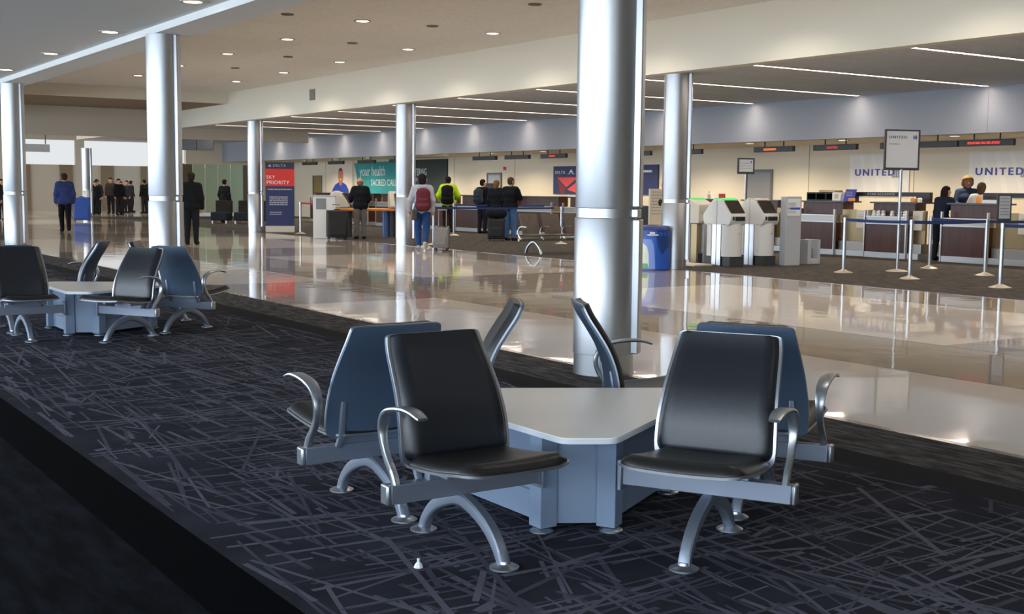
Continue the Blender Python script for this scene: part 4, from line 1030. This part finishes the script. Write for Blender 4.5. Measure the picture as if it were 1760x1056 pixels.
# recycling bin
t = empty('recycling_bin', (14.2, 16.66, 0), 0, 'round blue recycling bin with a pale green picture, between two columns', 'bin')
R_ = .30
MB().lathe([(0, .0), (R_+.004, .0), (R_+.004, .03), (0, .03)], n=40, caps=False).build('base_ring', 'bin_dark', t)
MB().lathe([(0, .03), (R_, .03), (R_, .70), (0, .70)], n=40, caps=False).build('drum', 'bin_blue', t, smooth=40)
def wrap(mb, pts, r, n=1):  # closed outline in (angle, z) on the drum, filled as strips between left and right borders
    for (a0, a1, z0), (b0, b1, z1) in zip(pts[:-1], pts[1:]):
        K = 10
        for k_ in range(K):
            q = lambda a, z: (r*math.cos(a), r*math.sin(a), z)
            A0 = a0+(a1-a0)*k_/K; A1 = a0+(a1-a0)*(k_+1)/K; B0 = b0+(b1-b0)*k_/K; B1 = b0+(b1-b0)*(k_+1)/K
            mb.quad(q(A0, z0), q(A1, z0), q(B1, z1), q(B0, z1))
    return mb
va = math.atan2(-16.66, -14.2)        # towards the viewer
wrap(MB(), [(va-1.6, va+1.6, .60), (va-1.6, va+1.6, .70)], R_+.002).build('top_band', 'bin_dark', t)
wrap(MB(), [(va-1.5, va+.15, .03), (va-1.5, va+.1, .3), (va-1.5, va+.05, .45), (va-1.5, va-.1, .56)], R_+.002).build('picture_sky', 'bin_mid', t)
wrap(MB(), [(va-1.5, va-.22, .05), (va-1.5, va-.25, .3), (va-1.5, va-.35, .42), (va-1.5, va-.55, .48)], R_+.004).build('picture', 'bin_art', t)
wrap(MB(), [(va-1.3, va-.24, .05), (va-1.1, va-.3, .13)], R_+.006).build('picture_grass', 'bin_leaf', t)
wrap(MB(), [(va+.18, va+1.5, .62), (va+.3, va+1.5, .42), (va+.55, va+.65, .30)], R_+.004).build('dark_flash', 'bin_dark', t)
b = wrap(MB(), [(va-.35, va+.30, .625), (va-.35, va+.30, .645)], R_+.006); wrap(b, [(va-.2, va+.1, .655), (va-.2, va+.1, .685)], R_+.006); b.build('bin_lettering', 'paper', t)
MB().lathe([(0, .70), (R_+.008, .70), (R_+.008, .74), (R_-.03, .79), (.16, .80), (.15, .78), (0, .78)], n=40, caps=False).build('lid', 'bin_dark', t, smooth=40)
t = empty('notice_board', (20.5, 23.95, .002), .15, 'beige free standing notice board with a dark round symbol, right of the big column', 'sign')
b = MB(); b.box(-.28, .28, -.03, .03, .55, 1.47); b.build('board', 'offwhite', t, bevel=.006); b = MB(); b.box(-.3, .3, -.2, .1, 0, .55); b.build('cabinet', 'bronze', t, bevel=.01)
bars(MB(), -.22, .22, [1.38, 1.30, 1.22, 1.14, 1.06, .98, .9, .82], .018, -.031).build('board_print', 'grey', t)
b = MB(); b.lathe([(.055, -.004), (.09, -.004), (.09, 0), (.055, 0)], n=20); o = b.build('round_symbol', 'black', t); o.location = (.12, -.032, 1.12); o.rotation_euler = (PI/2, 0, 0)

# ------------------------------------------------------------------ three seat bench near the far counters
def bench(x, y, rz, n, label, back='carp'):
    t = empty('seating_bench', (x, y, .002), rz, label, 'bench')
    grey = cloth('seat_fabric', (96, 88, 80))
    b = MB(); b.box(-.30, n*.6-.25, -.03, .03, .28, .34); b.build('beam', 'steel_dark', t, bevel=.004)
    for i in range(n):
        cx = i*.6
        b = MB(); b.box(cx-.235, cx+.235, -.06, .40, .40, .44); b.build('seat', grey, t, bevel=.018)
        b = MB(); b.profile([(-.05, .46), (-.02, .44), (-.02, .52), (-.16, .88), (-.20, .88)], 'x', cx-.23, cx+.23); b.build('backrest', grey, t, bevel=.012)
    for i in range(n+1):
        cx = i*.6-.29
        arm = smoothpath([(0, .03, .31), (0, -.06, .42), (0, -.07, .52), (0, .03, .60), (0, .25, .60)], 4)
        b = MB(); sweep(b, [(p.y, p.z) for p in arm], .04, .028, cx); b.build('armrest', 'alu_bright', t)
    for cx in (0.05, (n-1)*.6-.05):
        arch = smoothpath([(0, -.30, .0), (0, -.22, .15), (0, 0, .27), (0, .22, .15), (0, .30, .0)], 5)
        b = MB(); sweep(b, [(p.y, p.z) for p in arch], .05, .05, cx); b.build('leg_arch', 'alu_bright', t)
    return t
bench(15.25, 21.75, -PI/2-1.15, 1, 'x') if False else None
bench(17.05, 22.0, PI, 4, 'dark fabric bench with bright arms on the far carpet left of the big column')
bench(17.2, 35.6, -PI/2-.4, 3, 'dark bench behind the red and navy banner, its curved leg showing')

# ------------------------------------------------------------------ Delta side: banner stand, podium, kiosk bench
t = empty('banner_stand', (15.34, 36.18, .002), -.42, 'tall red and navy banner stand lettered SKY PRIORITY beside the steel column', 'banner')
HW = .45
b = MB(); b.box(-HW, HW, -.25, .20, 0, .20); b.build('base', 'offwhite', t, bevel=.01)
b = MB(); b.box(-HW, HW, -.04, .04, .20, 2.21); b.build('banner_sheet', 'navy', t)
b = MB(); b.box(-HW, HW, -.045, -.04, 1.46, 2.0); b.build('red_field', 'red', t)
b = MB(); b.box(-HW, HW, -.045, -.04, 2.0, 2.21); b.build('header', 'navy_dark', t)
text('banner_lettering', 'DELTA', 'light_grey', .11, (-.22, -.047, 2.07), FACE_S, t, 1.1, spacing=1.2)
b = MB(); b.add([(-.36,-.047,2.07), (-.26,-.047,2.07), (-.31,-.047,2.15)], [(0,1,2)]); b.build('banner_emblem', 'light_grey', t)
text('banner_lettering', 'SKY', 'paper', .15, (-.42, -.047, 1.69), FACE_S, t, 1.0, spacing=1.1)
text('banner_lettering', 'PRIORITY', 'paper', .165, (-.42, -.047, 1.52), FACE_S, t, .98, spacing=1.05)
bb = bars(MB(), -.38, .38, [1.34], .03, -.041); bars(bb, -.33, .25, [1.1, 1.04, .98, .92, .86], .028, -.041); bars(bb, -.32, .06, [.62, .56], .02, -.041); bb.build('banner_print', 'light_grey', t)
t = empty('podium', (14.5, 31.3, .002), -.45, 'white podium cabinet with a grey side panel, left of the man in black jacket', 'podium')
b = MB(); b.box(-.22, .40, -.22, .3, 0, 1.18); b.build('cabinet', 'white', t, bevel=.01); b = MB(); b.box(-.14, .14, -.226, -.22, .82, 1.12); b.build('picture_panel', 'grey', t)
b = MB(); b.box(-.24, .42, -.24, .32, 1.18, 1.21); b.build('counter_top', 'light_grey', t, bevel=.006)
t = empty('kiosk_bench', (16.45, 31.6, .002), -.5, 'orange topped bench on blue pipe legs carrying grey kiosk heads', 'bench')
b = MB(); b.box(-1.35, 1.15, -.3, .3, .76, .84); b.build('orange_top', 'orange', t, bevel=.02)
for i, x in enumerate((-1.0, -.86, .22, .40, .58, .76)):
    b = MB(); b.cyl((x, 0, 0), (x, 0, .76), .10); b.build('pipe_leg', 'blue_pipe' if i % 2 == 0 else 'dark_grey', t)
def countertop_kiosk(x, y, rz, label):
    t = empty('countertop_kiosk', (x, y, .845), rz, label, 'kiosk')
    b = MB(); b.profile([(.26, .0), (.30, .06), (.06, .44), (-.12, .50), (-.26, .40), (-.28, .0)], 'x', -.32, .32); b.build('housing', 'offwhite', t, bevel=.03)
    b = MB(); b.profile([(.285, .10), (.295, .10), (.085, .43), (.075, .42)], 'x', -.18, .18); b.build('touch_screen', 'screen', t)
    b = MB(); b.box(-.09, .09, .26, .34, .03, .09); b.build('printer_slot', 'black', t, bevel=.01)
    return t
countertop_kiosk(17.0, 31.3, PI-.35, 'grey kiosk head with dark screen on the orange bench, left of the steel column')
countertop_kiosk(15.5, 32.15, PI+1.0, 'grey kiosk head on the orange bench half hidden by the man in black jacket')

# ------------------------------------------------------------------ travellers and their bags
MAN = person('man in black jacket and grey trousers standing at the kiosk bench, seen from behind', (15.32, 30.5, .002), -.25, 1.72,
    dict(elL=(-.26,.10,1.16), wrL=(-.20,.34,1.08), elR=(.25,.02,1.15), wrR=(.22,.24,1.02), head=(0,.05,1.60)), (26,27,32), (104,98,92), (40,34,30), (120,96,76), hairstyle='bald', bulk=1.7)
suitcase('large black upright suitcase with pull handle beside the white podium', (14.58, 30.45, .004), -.3, .56, .34, .80, (24,25,28), .16)
W1 = person('person in light grey hoodie and blue jeans walking away with a maroon backpack', (13.95, 24.6, .002), -.55, 1.76,
    dict(elL=(-.27,-.02,1.14), wrL=(-.30,.14,.92), elR=(.24,-.06,1.14), wrR=(.24,-.02,.90), knL=(-.10,.16,.50), anL=(-.08,.02,.10), knR=(.10,-.05,.50), anR=(.08,-.34,.20), toeR=(.085,-.26,.07)),
    (172,174,184), (40,72,124), (190,184,180), (34,28,28), hairstyle='bob', hood=True, bulk=1.3)
backpack('maroon backpack worn by the person in the grey hoodie', W1, (.03, -.22, 1.16), .1, .34, .19, .52, (98,44,54), (112,54,60))
t = empty('shoulder_bag', (13.68, 24.48, .84), -.4, 'small dark shoulder bag hanging at the hip of the person in grey hoodie', 'bag')
b = MB(); b.box(-.05, .05, -.14, .14, -.15, .10); b.build('pouch', cloth('bag_cloth', (70, 70, 64)), t, bevel=.03); b = MB(); b.tube([(0,.12,.08), (.05,.06,.3), (.14,.0,.52)], .012); b.build('strap', 'black', t)
suitcase('grey hard suitcase on wheels pulled by the person with the maroon backpack', (14.18, 24.1, .004), -.75, .36, .25, .53, (124,120,116), .40)
N1 = person('traveller in bright yellow green jacket and dark trousers at the far counter', (20.6, 34.6, .002), -.65, 1.83,
    dict(elL=(-.30,.02,1.15), wrL=(-.27,.22,1.02), elR=(.30,.02,1.17), wrR=(.28,.26,1.08)), (186,222,40), (34,30,30), (30,28,28), (34,28,26), hood=True, bulk=2.2)
backpack('black backpack on the back of the traveller in the yellow jacket', N1, (0, -.235, 1.18), 0, .40, .20, .60, (28,28,32))
P1 = person('traveller in dark jacket wearing a backpack, leftmost of three at the far counter', (21.0, 33.1, .002), -1.15, 1.74, dict(elR=(.24,.08,1.16), wrR=(.16,.24,1.30)), (26,27,31), (32,34,44), (30,30,36), (30,26,24), look=-.5, bulk=1.4)
backpack('slate blue backpack on the leftmost of three travellers', P1, (-.02, -.23, 1.20), 0, .34, .2, .50, (52,60,72))
person('traveller with light brown hair and black coat, middle of three at the far counter', (19.9, 30.6, .002), -.9, 1.70, None, (24,28,34), (28,30,36), (30,28,28), (128,92,48), hairstyle='bob', look=-.2, bulk=1.8)
person('man in black jacket and blue jeans with hand raised to his face, right of three', (18.75, 28.1, .002), -1.1, 1.76, dict(elR=(.24,.10,1.18), wrR=(.12,.22,1.38), elL=(-.24,.12,1.16), wrL=(-.18,.36,1.10)), (24,25,30), (76,112,158), (40,36,34), (74,60,50), look=-.5, bulk=1.4)
suitcase('black soft suitcase upright on the carpet behind the man in jeans', (18.25, 28.05, .004), -.6, .46, .30, .60, (22,22,26), .05)
t = empty('duffel_bag', (18.25, 28.05, .645), -.6, 'black duffel bag resting on top of the soft suitcase', 'bag')
sdf_object('main_bag', [((-.17,0,.12), (.17,0,.12), .13, .13)], cloth('duffel_cloth', (28,30,34)), t, .018, .03)
b = MB(); b.tube(smoothpath([(-.12,0,.22), (-.08,0,.32), (.08,0,.32), (.12,0,.22)]), .012); b.build('carry_handle', 'black', t)
# staff and customers at the right counter
person('woman with long dark hair in navy leaning on the counter end', (21.87, 16.34, .002), -1.45, 1.62, dict(chest=(0,.10,1.25), neck=(0,.16,1.42), head=(0,.21,1.57), shL=(-.17,.13,1.38), shR=(.17,.13,1.38), elL=(-.24,.22,1.12), wrL=(-.16,.44,1.08), elR=(.24,.22,1.12), wrR=(.14,.44,1.08)),
    (30,36,52), (28,30,40), (30,28,28), (40,28,24), hairstyle='long', look=-.6)
person('counter agent with blonde curly hair, navy jacket and pale blue collar facing the viewer', (23.15, 16.64, .002), 2.35, 1.80, dict(elL=(-.25,.10,1.15), wrL=(-.16,.32,1.14), elR=(.25,.10,1.15), wrR=(.16,.32,1.14)), (32,42,64), (30,32,44), (30,28,28), (104, 80, 50), 'skin_dark', 'curly', collar=True, look=.1)
person('customer with brown hair and white top seen from behind at the counter', (21.95, 15.55, .002) if False else (22.6, 15.9, .002), -1.2, 1.66, dict(elL=(-.30,.06,1.18), wrL=(-.24,.28,1.22), elR=(.30,.06,1.18), wrR=(.26,.28,1.22)), (214,208,200), (60,60,70), (30,28,28), (78,60,44), hairstyle='bob', bulk=1.3)
b = MB(); b.box(-.12, .12, -.16, .16, 0, .07); tag(b.build('paper_stack', 'paper', loc=(21.85, 15.1, 1.227), bevel=.004), 'white stack of papers on the counter right of the customer in white', 'papers')
tag(MB().lathe([(0,0), (.05,0), (.06,.08), (.03,.15), (0,.16)], n=12, caps=False).build('orange_pouch', 'orange', loc=(21.85, 15.42, 1.227)), 'small orange pouch on the counter beside the customer in white', 'pouch')
person('person with reddish brown hair behind the beige notice board', (21.22, 24.46, .002), -1.0, 1.68, None, (60,50,60), (50,50,60), (30,28,28), (176,104,64), hairstyle='bob')
# far end, left
D1 = person('person in dark coat and pink scarf standing right of the beam column', (9.95, 28.9, .002), -.5, 1.76, None, (24,25,28), (28,28,32), (30,28,28), (46,34,30), collar=True, bulk=1.8)
person('dark dressed person standing far off before the green glass', (17.4, 46.6, .002), -.9, 1.72, None, (28,28,30), (34,34,38), (30,28,28), (30,26,24))
B1 = person('person in blue jacket and black trousers walking far down the hall', (9.25, 38.3, .002), -.1, 1.78, dict(knL=(-.09,.12,.5), anL=(-.08,.05,.09), knR=(.09,-.02,.5), anR=(.08,-.16,.12)), (52,64,110), (20,20,24), (26,26,30), (60,44,36), bulk=2.0)
suitcase('blue upright suitcase standing far down the hall', (12.6, 49.5, .004), -.3, .62, .40, .95, (30,70,150), .02)
crowd_specs = [((30,30,34),(28,28,32)), ((44,42,46),(36,34,34)), ((24,24,26),(40,36,34)), ((60,52,48),(30,30,36))]
protos = []
cl_ = 'distant traveller in dark clothes among the group at the far end of the hall'
xs_ = [(16.2,61),(16.7,62.5),(17.1,60.2),(17.5,63),(18.3,64),(18.9,65),(19.4,63.6),(20.0,64.6),(20.6,63.4),(21.1,65.2),(17.6,66),(21.8,64),(22.2,66.0),(19.7,67)]
for i, (x, y) in enumerate(xs_):
    if i < 4:
        p = person(cl_, (x, y, .002), PI+random.uniform(-.6,.6), 1.66+.06*i, None, *crowd_specs[i], hair=(36,28,24), group='travellers at the far end of the hall', h=.022); protos.append(p)
    else: dup(protos[i % 4], (x, y, .002), random.uniform(0, 6), cl_)
for i, (x, y) in enumerate([(10.2, 52.5), (8.9, 47.0), (11.4, 55.0)]):
    dup(protos[i], (x, y, .002), .4*i+2.5, ['blurred dark traveller just right of the left edge column', 'dark traveller beyond the person in blue, at left', 'dark traveller right beside the distant person in blue'][i], None)
# dark seats by the glass, far
for i, (x, y) in enumerate([(16.9, 45.6), (17.6, 45.0), (18.25, 44.4)]):
    t = empty('lounge_seat', (x, y, .002), -.75, ['dark lounge seat far off before the green glass, leftmost of its row', 'dark lounge seat far off, middle of its row before the green glass', 'dark lounge seat far off, rightmost of its row by the column'][i], 'seat')
    b = MB(); b.box(-.34, .34, -.3, .3, .12, .45); b.build('seat', cloth('lounge_cloth', (38,44,50)), t, bevel=.04)
    b = MB(); b.box(-.34, .34, .2, .34, .42, .9); b.build('backrest', cloth('lounge_cloth', (44,40,36)), t, bevel=.04)
    b = MB()
    for sx in (-.28, .28): b.box(sx-.03, sx+.03, -.25, .25, 0, .12)
    b.build('leg_frame', 'steel_dark', t)
# flight information screens, hanging boards far left
t = empty('flight_screen', (15.3, 44.6, 0), -.7, 'row of dark flight information screens hanging from the ceiling, far left', 'screen')
for i in range(3):
    b = MB(); b.box(-.95+i*.64, -.33+i*.64, -.06, .06, 2.78, 3.30); b.build('screen', 'dark_grey', t, bevel=.01)
b = MB()
for x in (-.6, .6): b.cyl((x, 0, 3.28), (x, 0, 3.53), .02)
b.build('hanger_rod', 'black', t)
t = empty('hanging_sign', (11.0, 50, 0), 0, 'small grey sign hanging far down the hall near the windows', 'sign')
b = MB(); b.box(-.55, .55, -.06, .06, 2.72, 3.02); b.build('board', 'grey', t, bevel=.01); b = MB()
for x in (-.4, .4): b.cyl((x, 0, 3.0), (x, 0, 4.3), .02)
b.build('hanger_rod', 'black', t)
# queue posts on the Delta side
stanchion(15.5, 26.75, 'silver belt post just right of the maroon backpack', belts=[(18.9, 26.2)]); 
stanchion(14.68, 25.75, 'silver belt post between the column and the grey suitcase')
stanchion(19.2, 31.9, 'silver belt post with reddish base behind the grey suitcase', belts=[(21.0, 29.6)])
stanchion(18.9, 25.9, 'silver belt post rising behind the dark bench seats')
stanchion(15.4, 34.75, 'silver post with red belt beside the white podium', belts=[(16.3, 33.2)], beltm='belt_red')

# ------------------------------------------------------------------ pieces that belong to a part go one level deeper
SUB = {'foot': ('leg_arch', 'post'), 'end_cap': ('beam',), 'touch_screen': ('housing',), 'printer_slot': ('housing',), 'card_reader': ('housing',), 'light_bar': ('housing',),
       'lock': ('pedestal_cover',), 'eyes': ('body',), 'mouth': ('body',), 'front_pocket': ('main_bag', 'shell'), 'wheel': ('shell',), 'zip_band': ('shell',),
       'belt_head': ('pole',), 'belt': ('pole',), 'display_face': ('housing',), 'led_text': ('housing',), 'door_handle': ('door_leaf',),
       'picture_grass': ('picture',), 'printed_smile': ('printed_face',)}
stem = lambda o: o.name.split('.')[0]
for o in list(COL.objects):
    if o.type != 'MESH' or o.parent is None or stem(o) not in SUB: continue
    if o.parent.type != 'EMPTY': continue
    hosts = [c for c in o.parent.children if stem(c) in SUB[stem(o)] and c is not o and c.location.length < 1e-6 and Vector(c.rotation_euler).length < 1e-6]
    if not hosts: continue
    ctr = lambda q: sum((Vector(v) for v in q.bound_box), Vector())/8
    h = min(hosts, key=lambda c: (ctr(c)-ctr(o)).length)
    o.parent = h
